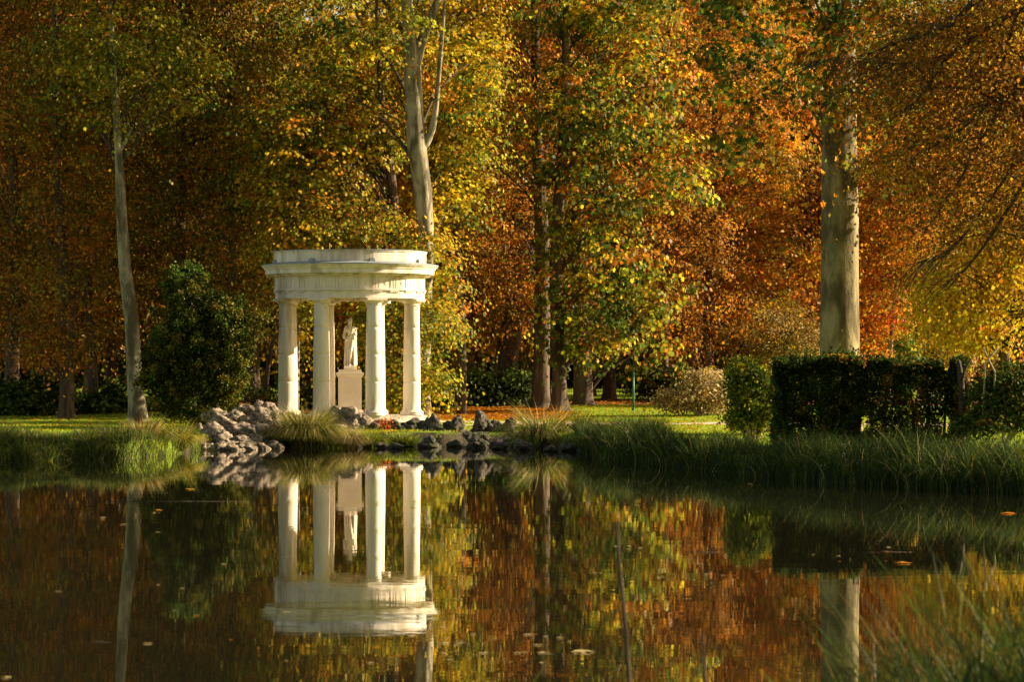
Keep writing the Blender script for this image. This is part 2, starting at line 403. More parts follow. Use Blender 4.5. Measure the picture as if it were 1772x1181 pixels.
# ring beam (architrave + frieze): outer 2.59, inner 2.03
def ring(prof_out, r_in, z0, z1, mat, name, sides=120):
    mb = MB()
    pr = [(r_in, z0)]+prof_out+[(r_in, z1), (r_in, z0)]
    mb.lathe(pr, TX, TY, sides, False, full=False); return mb.build(name, mat, temple)
ring([(2.58, Zt+.003), (2.58, tz(505.5))], 2.04, Zt+.003, tz(505.5), M['stone'], 'architrave')
zf0, zf1 = tz(505.5), tz(483)
fr = ring([(2.64, zf0+.001), (2.64, zf0+.055), (2.585, zf0+.056), (2.585, zf1)], 2.06, zf0+.001, zf1, M['stone'], 'frieze')
for k in range(24):
    a = -PI/2+PI/8+k*PI/12+math.radians(1)
    mb = MB()
    for j in (-1, 0, 1):
        aa = a+j*.115/2.6
        mb.box((TX+2.58*math.cos(aa), TY+2.58*math.sin(aa), (zf0+.06+zf1-.02)/2), (.05, .075, zf1-zf0-.09), aa)
    t = mb.build('triglyph', M['stone'], fr); t.location = (0, 0, 0)
    mb = MB(); mb.box((TX+2.605*math.cos(a), TY+2.605*math.sin(a), zf0-.028), (.045, .36, .03), a)
    for j in range(5):
        aa = a+(j-2)*.075/2.6; mb.box((TX+2.6*math.cos(aa), TY+2.6*math.sin(aa), zf0-.06), (.03, .04, .032), aa)
    t = mb.build('guttae', M['stone'], fr); t.location = (0, 0, 0)
    # worn relief between the triglyphs
    a2 = a+PI/24
    mb = MB(); mb.lathe([(.0, .012), (.05, .010), (.07, .004), (.075, -.012)], 0, 0, 14, True)
    c0 = Vector((TX+2.585*math.cos(a2), TY+2.585*math.sin(a2), (zf0+zf1)/2+.02))
    R = Matrix.Rotation(a2, 4, 'Z') @ Matrix.Rotation(PI/2, 4, 'Y')
    mb.v = [tuple(c0+(R @ Vector(p))) for p in mb.v]
    t = mb.build('relief_boss', M['stone'], fr); t.location = (0, 0, 0)
zc = zf1
ring([(2.62, zc+.001), (2.62, zc+.05), (2.68, zc+.055), (2.70, zc+.10), (2.90, zc+.125), (2.92, zc+.13), (2.92, zc+.27), (2.95, zc+.28), (2.97, zc+.33), (3.02, zc+.38), (3.045, zc+.40), (3.045, zc+.43)], 2.1, zc+.001, zc+.43, M['stone'], 'cornice')
mb = MB()
for k in range(168):
    a = 2*PI*k/168; mb.box((TX+2.75*math.cos(a), TY+2.75*math.sin(a), zc+.083), (.06, .048, .05), a)
mb.lathe([(2.715, zc+.06), (2.755, zc+.06), (2.755, zc+.105), (2.715, zc+.105), (2.715, zc+.06)], TX, TY, 96, False, full=False)
mb.build('dentils', M['stone'], temple)
zl = zc+.43
mb = MB(); mb.lathe([(2.64, zl+.002), (3.075, zl+.002), (3.075, zl+.028), (2.80, zl+.075), (2.655, zl+.10), (2.64, zl+.10), (2.64, zl+.002)], TX, TY, 120, False, full=False)
flash = mb.build('lead_flashing', M['lead'], temple)
za_ = zl+.03; zat = tz(437.5)
ring([(2.638, za_), (2.638, zat-.05), (2.665, zat-.045), (2.665, zat-.001)], 2.3, za_, zat-.001, M['stone'], 'attic')
mb = MB(); mb.lathe([(2.69, zat), (2.69, zat+.02), (2.2, zat+.028), (0.01, zat+.07)], TX, TY, 96, False); mb.build('roof', M['lead'], temple)
for k in range(8):
    a = -PI/2+math.radians(-25.7)+k*PI/4
    mb = MB(); mb.box((TX+2.69*math.cos(a), TY+2.69*math.sin(a), zl+.12), (.10, .17, .10), a)
    mb.box((TX+2.68*math.cos(a), TY+2.68*math.sin(a), zl+.18), (.07, .10, .05), a)
    o = mb.build('lead_collar', M['lead'], flash); o.location = (0, 0, 0)

# pedestal
ped = empty('pedestal', (TX, TY, Zb), 'square pale stone pedestal with moulded cap in the middle of the round temple', 'pedestal')
def sqprof(mb, prof, cx, cy, rz=0):
    R = Matrix.Rotation(rz, 3, 'Z'); vs = []; fs = []
    for h, z in prof:
        for sx, sy in ((-1, -1), (1, -1), (1, 1), (-1, 1)): vs.append(Vector((cx, cy, z))+R @ Vector((sx*h, sy*h, 0)))
    for i in range(len(prof)-1):
        for k in range(4): fs.append((i*4+k, i*4+(k+1) % 4, (i+1)*4+(k+1) % 4, (i+1)*4+k))
    fs.append((3, 2, 1, 0)); fs.append(tuple((len(prof)-1)*4+k for k in range(4))); mb.add(vs, fs, False)
pa = math.radians(4)
mb = MB(); sqprof(mb, [(.50, Zb), (.50, Zb+.10), (.46, Zb+.13), (.41, Zb+.19), (.40, Zb+.2)], TX, TY, pa); mb.build('pedestal_base', M['stone_warm'], ped)
mb = MB(); sqprof(mb, [(.40, Zb+.2), (.40, tz(654))], TX, TY, pa)
mb.box((TX+math.sin(pa)*.4, TY-math.cos(pa)*.405, (Zb+.3+tz(662))/2), (.62, .03, tz(662)-Zb-.36), pa); mb.build('shaft', M['stone_warm'], ped)
mb = MB(); sqprof(mb, [(.40, tz(654)), (.43, tz(652.5)), (.46, tz(650)), (.485, tz(648)), (.485, tz(645.5)), (.40, tz(645)), (.39, tz(640))], TX, TY, pa); mb.build('cap', M['stone_warm'], ped)

# statue : one continuous surface through a voxel remesh
st = empty('statue', (TX, TY, tz(640)), 'pale stone statue of a standing draped woman on the pedestal, one hand raised', 'statue')
st.location = (TX+.0, TY, tz(640))
S0 = Vector((TX+.02, TY, tz(640)+.13))
def capsule(bm, a, b, ra, rb, seg=14):
    a = Vector(a); b = Vector(b); d = b-a; L = d.length
    q = d.to_track_quat('Z', 'Y').to_matrix().to_4x4()
    ns = max(4, int(L/(min(ra, rb)*.35)))
    for i in range(ns+1):
        t = i/ns; m_ = Matrix.Translation(a.lerp(b, t)); r = ra+(rb-ra)*t
        bmesh.ops.create_icosphere(bm, subdivisions=2, radius=r, matrix=m_)
def ell(bm, c, r):
    bmesh.ops.create_icosphere(bm, subdivisions=3, radius=1, matrix=Matrix.Translation(Vector(c)) @ Matrix.Diagonal((*r, 1)))
def remesh(bm, name, mat, parent, vox=.012, off=None):
    me = bpy.data.meshes.new(name); bm.to_mesh(me); bm.free()
    o = bpy.data.objects.new(name+'_tmp', me); col.objects.link(o)
    md = o.modifiers.new('r', 'REMESH'); md.mode = 'VOXEL'; md.voxel_size = vox; md.use_smooth_shade = True
    sm = o.modifiers.new('s', 'SMOOTH'); sm.iterations = 3; sm.factor = .5
    dg = bpy.context.evaluated_depsgraph_get(); ev = o.evaluated_get(dg); nm = bpy.data.meshes.new_from_object(ev)
    bpy.data.objects.remove(o); nm.name = name; nm.materials.clear()
    r = link(name, nm, mat, parent); return r
def sp(x, y, z): return (S0.x+x, S0.y+y, S0.z+z)
bm = bmesh.new()
ell(bm, sp(.0, -.02, 1.535), (.070, .085, .098)); ell(bm, sp(.028, -.085, 1.515), (.042, .03, .055))   # head, face turned right
ell(bm, sp(.045, -.115, 1.52), (.012, .018, .022)); ell(bm, sp(.03, -.1, 1.465), (.025, .022, .02))     # nose, chin
capsule(bm, sp(0, 0, 1.46), sp(-.005, .01, 1.36), .045, .055)
capsule(bm, sp(-.14, .01, 1.33), sp(.13, .01, 1.31), .062, .058)
ell(bm, sp(-.005, -.02, 1.24), (.155, .105, .14)); ell(bm, sp(-.06, -.10, 1.24), (.055, .05, .055)); ell(bm, sp(.06, -.10, 1.235), (.055, .05, .055))
capsule(bm, sp(0, -.01, 1.18), sp(.0, 0, 1.02), .12, .105)
ell(bm, sp(-.01, .0, .93), (.165, .12, .13)); ell(bm, sp(-.01, -.06, 1.0), (.09, .07, .08))
capsule(bm, sp(-.07, -.0, .88), sp(-.085, -.02, .50), .095, .062); capsule(bm, sp(-.085, -.02, .50), sp(-.10, .02, .08), .06, .036)   # standing leg
capsule(bm, sp(.06, -.02, .88), sp(.015, -.15, .52), .09, .06); capsule(bm, sp(.015, -.15, .52), sp(-.03, -.04, .09), .057, .036)     # bent leg
ell(bm, sp(-.10, -.05, .03), (.045, .10, .035)); ell(bm, sp(-.015, -.10, .03), (.042, .10, .033))
capsule(bm, sp(-.165, .01, 1.31), sp(-.215, .03, 1.06), .050, .040); capsule(bm, sp(-.215, .03, 1.06), sp(-.15, -.13, .90), .038, .027)  # lowered arm holding cloth
ell(bm, sp(-.135, -.155, .875), (.028, .02, .045))
capsule(bm, sp(.155, .0, 1.29), sp(.19, -.03, 1.08), .050, .040); capsule(bm, sp(.19, -.03, 1.08), sp(.13, -.15, 1.17), .036, .026)      # raised forearm
capsule(bm, sp(.13, -.15, 1.17), sp(.20, -.17, 1.25), .026, .02)
for j in range(4): capsule(bm, sp(.17+.012*j, -.17, 1.21), sp(.155+.02*j, -.18, 1.27+.01*(j % 2)), .009, .007)
body = remesh(bm, 'body', M['stone_warm'], st, .010)
bm = bmesh.new()   # hair, falling over the shoulder
ell(bm, sp(-.015, .02, 1.56), (.085, .095, .085)); ell(bm, sp(-.0, .03, 1.63), (.05, .055, .04))
for j in range(6): capsule(bm, sp(-.05+.012*j, .05-.008*j, 1.52), sp(-.10+.02*j, .08-.02*j, 1.27+.02*j), .033, .022)
remesh(bm, 'hair', M['stone_warm'], st, .012)
bm = bmesh.new()   # drapery: wraps the hips, falls in folds to the plinth
for j in range(9):
    t = j/8; ax = -.19+.37*t; ay = .02+.10*math.sin(t*PI); capsule(bm, sp(ax*.85, ay, 1.0-.05*math.sin(t*6)), sp(ax*1.0, ay+.03, .04), .035, .05)
for j in range(5): capsule(bm, sp(.13+.012*j, -.06+.03*j, 1.05), sp(.13+.018*j, -.05+.035*j, .03), .026, .032)
for j in range(4): capsule(bm, sp(-.17+.005*j, -.02+.03*j, .90), sp(-.185+.01*j, .0+.03*j, .03), .03, .04)
capsule(bm, sp(-.17, -.10, .90), sp(.14, -.09, 1.03), .032, .026); capsule(bm, sp(-.17, -.11, .86), sp(.15, -.10, .96), .026, .022)
capsule(bm, sp(-.19, .03, 1.28), sp(-.23, .06, .98), .045, .05)
remesh(bm, 'drapery', M['stone_warm'], st, .012)
mb = MB(); sqprof(mb, [(.225, tz(640)), (.225, tz(640)+.10), (.19, tz(640)+.13)], TX+.02, TY, pa); mb.build('plinth', M['stone_warm'], st)

# ------------------------------------------------------------------ rocks
def rock_mesh(seed, sub=3, rough=.35, sharp=True):
    bm = bmesh.new(); bmesh.ops.create_icosphere(bm, subdivisions=sub, radius=1)
    o = Vector((seed*7.3, seed*3.1, seed*1.7))
    for v in bm.verts:
        p = v.co.copy()
        d = 1+rough*(mnoise.noise(p*1.1+o)*1.1)
        c, _ = mnoise.voronoi(p*1.6+o, distance_metric='DISTANCE', exponent=2.5)
        d -= rough*.9*max(0, .38-(c[1]-c[0]) if False else 0)
        rd = 1-abs(mnoise.noise(p*2.3+o))*2
        d -= rough*.55*max(0, rd-.45)
        d += rough*.35*mnoise.noise(p*4.7+o)
        v.co = p*d
    me = bpy.data.meshes.new('rock'); bm.to_mesh(me); bm.free()
    me.polygons.foreach_set('use_smooth', [True]*len(me.polygons)); me.update(); return me
ROCKS = [rock_mesh(s, 4, .5) for s in range(7)]
def rock(px, py, D, rx, rz, mat, label, group, ry=None, k=None):
    me = random.choice(ROCKS) if k is None else ROCKS[k % 7]
    me = me.copy() if mat not in [m_ for m_ in me.materials] and len(me.materials) else me
    if not me.materials: me.materials.append(mat)
    o = bpy.data.objects.new('rock', me); col.objects.link(o)
    o.location = P(px, py, D); s = D/F
    o.scale = (rx*s, (ry or rx)*s, rz*s); o.rotation_euler = (random.uniform(-.4, .4), random.uniform(-.5, .5), random.uniform(0, 6.3))
    tag(o, label, 'rock', group); return o
RK = {}
def rockm(mat, k):
    key = (mat.name, k)
    if key not in RK:
        me = ROCKS[k].copy(); me.materials.clear(); me.materials.append(mat); RK[key] = me
    return RK[key]
def rock(px, py, D, rx, rz, mat, label, group, ry=None, k=None, tilt=1.0):
    k = random.randrange(7) if k is None else k % 7
    o = bpy.data.objects.new('rock', rockm(mat, k)); col.objects.link(o)
    o.location = P(px, py, D); s = D/F
    o.scale = (rx*s, (ry or rx)*s, rz*s); o.rotation_euler = (random.uniform(-.3, .3)*tilt, random.uniform(-.4, .4)*tilt, random.uniform(0, 6.3))
    tag(o, label, 'rock', group); return o
pile = [ # px, py, D, rx, rz
 (362, 757, 93, 22, 24), (392, 768, 92.5, 26, 16), (420, 772, 92.5, 22, 14), (447, 770, 93, 20, 14),
 (388, 742, 94.5, 26, 16), (420, 752, 94, 24, 16), (446, 754, 94, 20, 15), (466, 748, 94.5, 18, 16), (480, 742, 95, 14, 14),
 (375, 724, 96, 20, 14), (404, 728, 96, 20, 15), (430, 734, 96, 22, 15), (455, 728, 96, 20, 14), (474, 730, 96, 14, 14),
 (428, 713, 97.5, 16, 10), (447, 707, 98, 16, 10), (464, 711, 98, 14, 12), (478, 719, 97.5, 12, 11), (354, 777, 91, 15, 10), (378, 781, 90.6, 18, 11), (404, 783, 90.5, 16, 10), (428, 782, 90.8, 16, 10), (452, 781, 91.5, 15, 11), (474, 777, 92.5, 14, 12), (455, 716, 97, 12, 9), (488, 728, 96.5, 10, 12), (352, 772, 92.5, 14, 12), (344, 752, 94, 12, 14)]
for i, (px, py, D, rx, rz) in enumerate(pile):
    where = 'at the waterline' if py > 775 else 'at the foot of the heap' if py > 760 else ('midway up the heap' if py > 722 else 'atop the heap')
    side = 'left' if px < 395 else ('centre' if px < 445 else 'right')
    size = 'large' if rx > 20 else ('middle sized' if rx > 14 else 'small')
    rock(px, py, D, rx*1.12, rz*1.15, M['rock'], f'{size} pale rock {where} left of the temple, {side} part', 'pale rocks heaped left of the temple', k=i)
wall_r = [(500, 735, 101.5, 20, 18), (540, 738, 101, 24, 20), (583, 735, 100.8, 22, 24), (604, 733, 100.5, 26, 22), (622, 742, 100, 18, 20), (590, 752, 98.5, 22, 16),
 (640, 745, 100, 20, 14), (663, 741, 100.3, 18, 12), (688, 744, 100.2, 20, 13), (712, 741, 100.5, 20, 14), (735, 745, 100.4, 14, 14), (655, 762, 98, 18, 10), (700, 765, 97.5, 20, 9)]
for i, (px, py, D, rx, rz) in enumerate(wall_r):
    below = 'left columns' if px < 570 else ('pedestal' if px < 630 else 'right columns')
    rock(px, py, D, rx*1.1, rz*1.1, M['rock'] if px < 630 else M['rock_dark'], f'{"lower" if py > 748 else "upper"} {"tan" if px < 630 else "grey"} rock in the rockwork under the {below} of the temple', 'rocks under the temple', k=i+2)
dk = [(752, 752, 97, 20, 26, 'broad dark rock with a pale slanting top at the water right of the temple', 1), (785, 742, 98, 16, 18, 'small knob topped dark rock right of the temple', 3), (772, 763, 96.5, 24, 14, 'low dark rock at the waterline beside the knob topped rock', 2),
 (812, 762, 96.5, 24, 15, 'low black rock in the water between two peaked rocks', 4), (832, 743, 97, 15, 24, 'tall peaked dark rock leaning left on the bank', 5), (853, 745, 97.2, 16, 16, 'brown rock leaning against the peaked rock', 0),
 (850, 765, 96.6, 22, 12, 'low dark waterside rock below the peaked rock', 6), (884, 750, 97, 15, 22, 'blocky flat topped dark rock left of the pale sedge tuft', 3), (875, 770, 96, 22, 10, 'flat dark rock in the water below the blocky rock', 1),
 (905, 765, 96, 20, 12, 'dark rock half hidden by the left side of the pale sedge tuft', 2), (985, 762, 95, 20, 14, 'dark boulder right of the pale sedge tuft', 5), (1010, 770, 93, 22, 14, 'dark boulder under the end of the tall reeds', 6), (993, 745, 97, 16, 8, 'small brown rock on the bank right of the sedge tuft', 0), (735, 768, 96.5, 14, 10, 'small dark rock beside the bright green waterside plants', 4)]
for px, py, D, rx, rz, lb, k in dk: rock(px, py, D, rx*1.1, rz*1.1, M['rock_dark'], lb, 'dark rocks along the bank', k=k, tilt=.6)

wl = [(500, 770, 12, 9), (560, 775, 14, 8), (592, 772, 16, 10), (622, 773, 11, 7), (660, 777, 9, 4), (684, 778, 10, 4), (722, 770, 15, 12), (742, 776, 16, 12), (790, 775, 13, 7), (826, 777, 17, 11), (866, 779, 12, 6), (905, 781, 15, 10), (955, 783, 9, 5), (990, 782, 18, 8), (1018, 786, 14, 12)]
names = ['left of the big tussock', 'right under the big tussock', 'left of the straw tuft', 'right of the straw tuft', 'left of the green cushion', 'under the green cushion', 'right of the green cushion', 'below the broad dark rock', 'below the knob topped rock', 'below the tall peaked rock', 'below the blocky rock', 'left of the pale sedge tuft foot', 'under the pale sedge tuft', 'below the dark boulder', 'where the tall reeds begin']
for i, (px, py, rx, rz) in enumerate(wl):
    D = F*EYE/(py-HZ)+.5; rock(px, py-5, D, rx*1.2, rz*1.2, M['rock_dark'], 'low wet dark stone at the waterline '+names[i], 'wet stones at the waterline', k=i+1, tilt=.3)
# ------------------------------------------------------------------ grasses
def blades(pts, length, width, mix, lean=.5, seg=3, spread=None, cols=None, wind=None, jitter=.35):
    """each blade a strip of seg quads, tapering, bending over; pts (N,3) roots. returns npmesh args"""
    n = len(pts); L = length*(1-jitter+2*jitter*rng.random(n)) if np.isscalar(length) else length*(1-jitter+2*jitter*rng.random(n))
    ang = rng.random(n)*2*PI; d = np.stack([np.cos(ang), np.sin(ang), np.zeros(n)], 1)
    if spread is not None: d = d*.5+spread; d /= np.linalg.norm(d, axis=1)[:, None]+1e-9
    ln = np.minimum(lean*(.3+1.2*rng.random(n)), .95)
    side = np.stack([-d[:, 1], d[:, 0], np.zeros(n)], 1); sa = rng.random(n)*2*PI
    side = side*np.cos(sa)[:, None]+d*np.sin(sa)[:, None]
    ts = np.linspace(0, 1, seg+1); lines = []
    for t in ts:
        a = ln*1.5*t
        hx = L*t*np.sin(a)*.85; hz = L*t*np.cos(a*.95)
        c = pts+d*hx[:, None]+np.array([0, 0, 1.])[None]*hz[:, None]
        wv = (width*(1-t)**.7*.5+.0006)*side; lines.append((c-wv, c+wv))
    q = []
    for i in range(seg): q.append(np.stack([lines[i][0], lines[i][1], lines[i+1][1], lines[i+1][0]], 1))
    v = np.stack(q, 1).reshape(-1, 3)
    cb = pal_cols(n, mix) if cols is None else cols
    return v, np.repeat(cb, seg, 0), n*seg
def blade_obj(name, pts, *a, parent=None, mat='grass', **k):
    v, c, nf = blades(pts, *a, **k)
    if parent is not None: v = v-np.array(parent.location)[None]
    return link(name, npmesh(name, v, 4, nf, M[mat], c), None, parent, loc=(0, 0, 0))

def scatter(n, fx0, fx1, y0f, y1f):
    x = rng.uniform(fx0, fx1, n); y = y0f(x)+(y1f(x)-y0f(x))*rng.random(n); return x, y
GR = {'green': 3, 'olive': 2, 'lime': 1, 'straw': .5}
# left bank reeds (shore to lawn)
x, y = scatter(52000, -22, -8.9, lambda x: shore(x)-1.0, lambda x: shore(x)+5.0)
z = hgt(x, y); ok = (z > -.35) & ((x < -9.6) | (y < 90)); x, y, z = x[ok], y[ok], z[ok]; cl_n = .5+.7*np.abs(np.sin(x*1.3+.4)*np.sin(y*.9+x*.3))
keep = rng.random(len(x)) < .35+.65*np.clip(cl_n, 0, 1); x, y, z, cl_n = x[keep], y[keep], z[keep], cl_n[keep]
tag(blade_obj('bank_grass', np.stack([x, y, z], 1), np.clip((.88-.10*np.abs(np.sin(x*.9))-np.maximum(z, 0))*(.55+.55*cl_n), .12, 1), .016, {'green': 4, 'reed': 4, 'olive': 1.6, 'straw': .4, 'lime': .5}, lean=.85), 'long arching grass covering the left bank of the pond', 'grass', kind='stuff')
# right bank reeds
x, y = scatter(46000, 1.9, 24, lambda x: shore(x)-.9, lambda x: shore(x)+5.0)
z = np.maximum(hgt(x, y), -.05); hh = np.clip((1.04-.13*np.exp(-((x-4.9)/1.1)**2)+.12*np.sin(x*1.3+1)*np.sin(y*.9)+.10*np.exp(-((x-3.0)/.9)**2)-.10*np.exp(-((x-5.2)/.9)**2)+.07*np.sin(x*4.1)-np.maximum(z, 0))*1.02, .15, 1.3)
tag(blade_obj('bank_reeds', np.stack([x, y, z], 1), hh, .016, {'reed': 9, 'green': 1.6, 'olive': .6, 'straw': .22}, lean=.8, seg=5), 'tall dense reeds along the right bank of the pond below the hedges', 'reeds', kind='stuff')
# tussocks as things
def tussock(px, py, D, rpx, hpx, nb, mix, label, lean=.8, wid=.016):
    s = D/F; c = P(px, py, D)
    root = empty('sedge_tuft', c, label, 'grass tuft', 'grass tufts at the water below the temple')
    r = rpx*s; a = rng.random(nb)*2*PI; q = np.sqrt(rng.random(nb))*r*.45
    dirs = np.stack([np.cos(a), np.sin(a), 0*a], 1); p = np.array(c)[None]+dirs*q[:, None]
    L = hpx*s*(1.15-.25*rng.random(nb))
    blade_obj('blades', p, L*1.05, wid, mix, lean=lean*1.0, seg=4, spread=dirs*.7, parent=root)
tussock(530, 776, 93.8, 58, 64, 6000, {'green': 3, 'olive': 4, 'straw': 2, 'lime': 1}, 'big rounded sedge tussock with golden tips left of the pedestal rockwork', 1.0, .02)
tussock(606, 778, 93.5, 22, 40, 900, {'straw': 4, 'olive': 2}, 'small dry straw coloured grass tuft below the pedestal', 1.1)
tussock(640, 778, 93.8, 26, 34, 1100, {'lime': 4, 'green': 3}, 'bright green low plant between the straw tuft and the dark rocks', .8)
tussock(700, 772, 94.8, 42, 20, 1500, {'lime': 3, 'green': 4}, 'wide low cushion of bright green plants under the right columns', .8)
tussock(462, 778, 93, 16, 14, 500, {'lime': 3, 'green': 4}, 'low green cushion between the pale rock heap and the big tussock', .7)
tussock(938, 778, 94.5, 48, 74, 1500, {'straw': 3, 'lime': 2, 'green': 4}, 'pale green sedge tuft with long arching blades right of the dark rocks', 1.15, .03)
tussock(970, 748, 98, 14, 34, 90, {'orange': 3, 'rust': 2}, 'upright rust brown dock stalks behind the pale sedge tuft', .3, .03)
tussock(305, 778, 87, 40, 42, 1500, {'lime': 4, 'gold': 1, 'olive': 2, 'straw': 2}, 'yellow green tussock at the right tip of the left bank', .95, .022)
tussock(250, 775, 85, 44, 46, 1500, {'straw': 3, 'olive': 3, 'green': 2, 'rust': 1}, 'reddish brown grass tussock beside the yellow green one on the left bank', .9, .022)
tussock(1110, 790, 85, 62, 58, 4200, {'reed': 7, 'green': 2}, 'tall dark green reed clump where the right bank begins', .7, .022)
tussock(575, 782, 93.2, 20, 22, 700, {'lime': 2, 'green': 4, 'olive': 2}, 'small dark green tuft at the right foot of the big tussock', .9)
tussock(735, 778, 94.6, 18, 14, 500, {'green': 4, 'dark': 2}, 'tiny green tuft at the corner of the dark rocks', .8)
tussock(900, 781, 93.5, 22, 30, 600, {'green': 4, 'dark': 3}, 'dark green tuft at the left foot of the pale sedge', 1.0)
tussock(1020, 784, 90, 34, 44, 1200, {'green': 4, 'dark': 4}, 'dark green tuft between the boulders and the tall reed clump', .9)
# red sprig
rs = empty('red_plant', P(665, 742, 98.5), 'small plant with scarlet leaves growing from the rocks in front of the temple', 'plant')
pc = np.array(rs.location)[None]+rng.normal(size=(160, 3))*np.array([.16, .14, .13])+np.array([0, 0, .12])
v, k = leaf_verts(pc-np.array(rs.location)[None], .07*np.ones(160), 'rhomb')
link('leaves', npmesh('leaves', v, k, 160, M['leaf'], pal_cols(160, {'red': 3, 'orange': 1})), None, rs, loc=(0, 0, 0))
# lawn blades in the lit zones
def lawn(name, n, x0, x1, y0, y1, h, label, path=True):
    x = rng.uniform(x0, x1, n); y = rng.uniform(y0, y1, n); z = hgt(x, y)
    yc = np.interp(x, [-12, -5, -2, 0, 3, 8, 14], [112.5, 111.8, 111, 110.2, 109.2, 108.2, 107]); ok = (np.abs(y-yc) > 1.5) & (z > .25) & (litter(x, y) < .35+.3*rng.random(n))
    ok &= ~((np.abs(y-np.interp(x, [-3.2, -1.2, .2], [105.6, 106.6, 107.6])) < .55) & (x > -3.2) & (x < .3))
    ok &= ((x-TX)**2+(y-TY)**2 > 2.75**2)
    p = np.stack([x, y, z], 1)[ok]
    tag(blade_obj(name, p, h, .02, {'lawn': 5, 'lime': 1, 'green': 1}, lean=.6, seg=1), label, 'grass', kind='stuff')
lawn('lawn_grass', 130000, -22, 16, 84, 131, .075, 'short mown grass of the park lawn behind the pond')
lawn('lawn_grass', 30000, -34, 30, 150, 215, .14, 'sunlit grass of the far lawn behind the tree trunks')
# fallen leaves on the ground
n_ = 26000; x = rng.uniform(-7, 3.2, n_); y = 112.3+rng.random(n_)**1.3*26; z = hgt(x, y)+.015
ok = rng.random(n_) < (.03+litter(x, y)); x, y, z = x[ok], y[ok], z[ok]
x2 = rng.uniform(-22, 16, 13000); y2 = rng.uniform(96, 150, 13000); ok = hgt(x2, y2) > .3
x = np.r_[x, x2[ok]]; y = np.r_[y, y2[ok]]; z = np.r_[z, hgt(x2[ok], y2[ok])+.02]
v, k = leaf_verts(np.stack([x, y, z], 1), np.full(len(x), .13), 'rhomb', upbias=3.5)
tag(link('fallen_leaves', npmesh('fallen_leaves', v, k, len(x), M['leaf'], pal_cols(len(x), {'orange': 4, 'rust': 4, 'red': 1, 'gold': 1})), None), 'carpet of fallen orange and rust leaves on the ground under the trees', 'fallen leaves', kind='stuff')

# ------------------------------------------------------------------ near bank, foreground grass
x = rng.uniform(1.0, 3.6, 5200); y = 12.0+rng.random(5200)*2.6-.0
xw = smooth(.9, 2.0, x); ok = rng.random(5200) < .12+.88*xw; x, y, xw = x[ok], y[ok], xw[ok]
z = np.maximum(hgt(x, y), -.02)
topz = .96+.26*smooth(1.2, 2.2, x); L = np.maximum(.3, (topz-z)*1.08)*(.72+.28*xw)
tag(blade_obj('foreground_grass', np.stack([x, y, z], 1), L, .012, {'green': 2.5, 'reed': 8, 'olive': .6}, lean=.7, seg=7, jitter=.2), 'blurred long green grass leaning over the near bank at the lower right', 'grass', kind='stuff')
x = rng.uniform(-.6, 1.2, 90); y = 12.2+rng.random(90)*1.6; z = np.maximum(hgt(x, y), -.02)
tag(blade_obj('foreground_blades', np.stack([x, y, z], 1), 1.0-z+.04, .009, {'green': 3, 'olive': 2, 'rust': 1}, lean=.6, seg=7, jitter=.12), 'few thin blurred grass blades at the bottom centre of the near bank', 'grass', kind='stuff')
mb = MB(); pts = [P(1092, 1330, 13.5), P(1088, 1170, 13.5), P(1080, 1060, 13.5), P(1072, 980, 13.5), P(1068, 900, 13.5)]
mb.tube(pts, [.012, .011, .0095, .0075, .004], 7)
tag(mb.build('dry_stalk', M['twig']), 'single tall dry brown stalk rising out of focus at the bottom centre right', 'stalk')
mb = MB(); pts = [P(1224, 1330, 13.0), P(1220, 1180, 13.0), P(1216, 1100, 13.0)]
mb.tube(pts, [.009, .008, .004], 6)
for k in range(4): mb.tube([P(1219, 1160-14*k, 13), P(1219+(-1)**k*26, 1150-15*k, 13)], [.004, .002], 5)
tag(mb.build('dry_stalk', M['twig']), 'short dark dry stalk with side twigs just left of the foreground grass', 'stalk')

# floating leaves and twigs
def floater(px, py, size, mix, label, n=1, name='floating_leaf', cat='floating leaf'):
    D = F*EYE/(py-HZ)
    v, k = leaf_verts(np.array([[0, 0, 0.]])+rng.normal(size=(n, 3))*np.array([size*1.6, size*1.6, 0])*(n > 1), np.full(n, size), 'star', upbias=14)
    v[:, 2] = np.abs(v[:, 2])*.8+.004
    o = link(name, npmesh(name, v, k, n, M['leaf'], pal_cols(n, mix)), None, None, loc=(X(px, D), D, 0)); tag(o, label, cat, 'leaves floating on the pond')
for px, py, s, mx, lb in [(213, 909, .16, {'straw': 1}, 'pale leaf floating alone on the dark water near the left edge'), (330, 848, .2, {'orange': 1}, 'orange leaf floating below the reflected shrub'), (275, 884, .2, {'orange': 1}, 'rust leaf floating lower left of the reflected shrub'),
 (716, 880, .16, {'brown': 1}, 'dark leaf floating across the reflected right column'), (1008, 1130, .16, {'straw': 1}, 'large white curled leaf floating near the tall dry stalk'), (1298, 838, .15, {'straw': 1}, 'white speck of a leaf floating below the reeds'),
 (12, 1174, .13, {'straw': 1}, 'white leaf floating in the bottom left corner'), (1745, 890, .25, {'orange': 1}, 'reddish leaf floating by the reeds at the right edge'), (1565, 976, .2, {'rust': 1}, 'rust leaf floating in the hedge reflection')]:
    floater(px, py, s, mx, lb)
for i in range(70):
    px, py = random.choice([(random.uniform(640, 1000), random.uniform(1085, 1150)), (random.uniform(640, 1000), random.uniform(1085, 1150)), (random.uniform(100, 500), random.uniform(880, 1150)), (random.uniform(1040, 1600), random.uniform(940, 1010))])
    floater(px, py, random.uniform(.04, .09), random.choice([{'straw': 1}, {'rust': 1, 'straw': 1}]), 'small dry leaf drifting on the dark water', n=random.choice([1, 1, 2]))
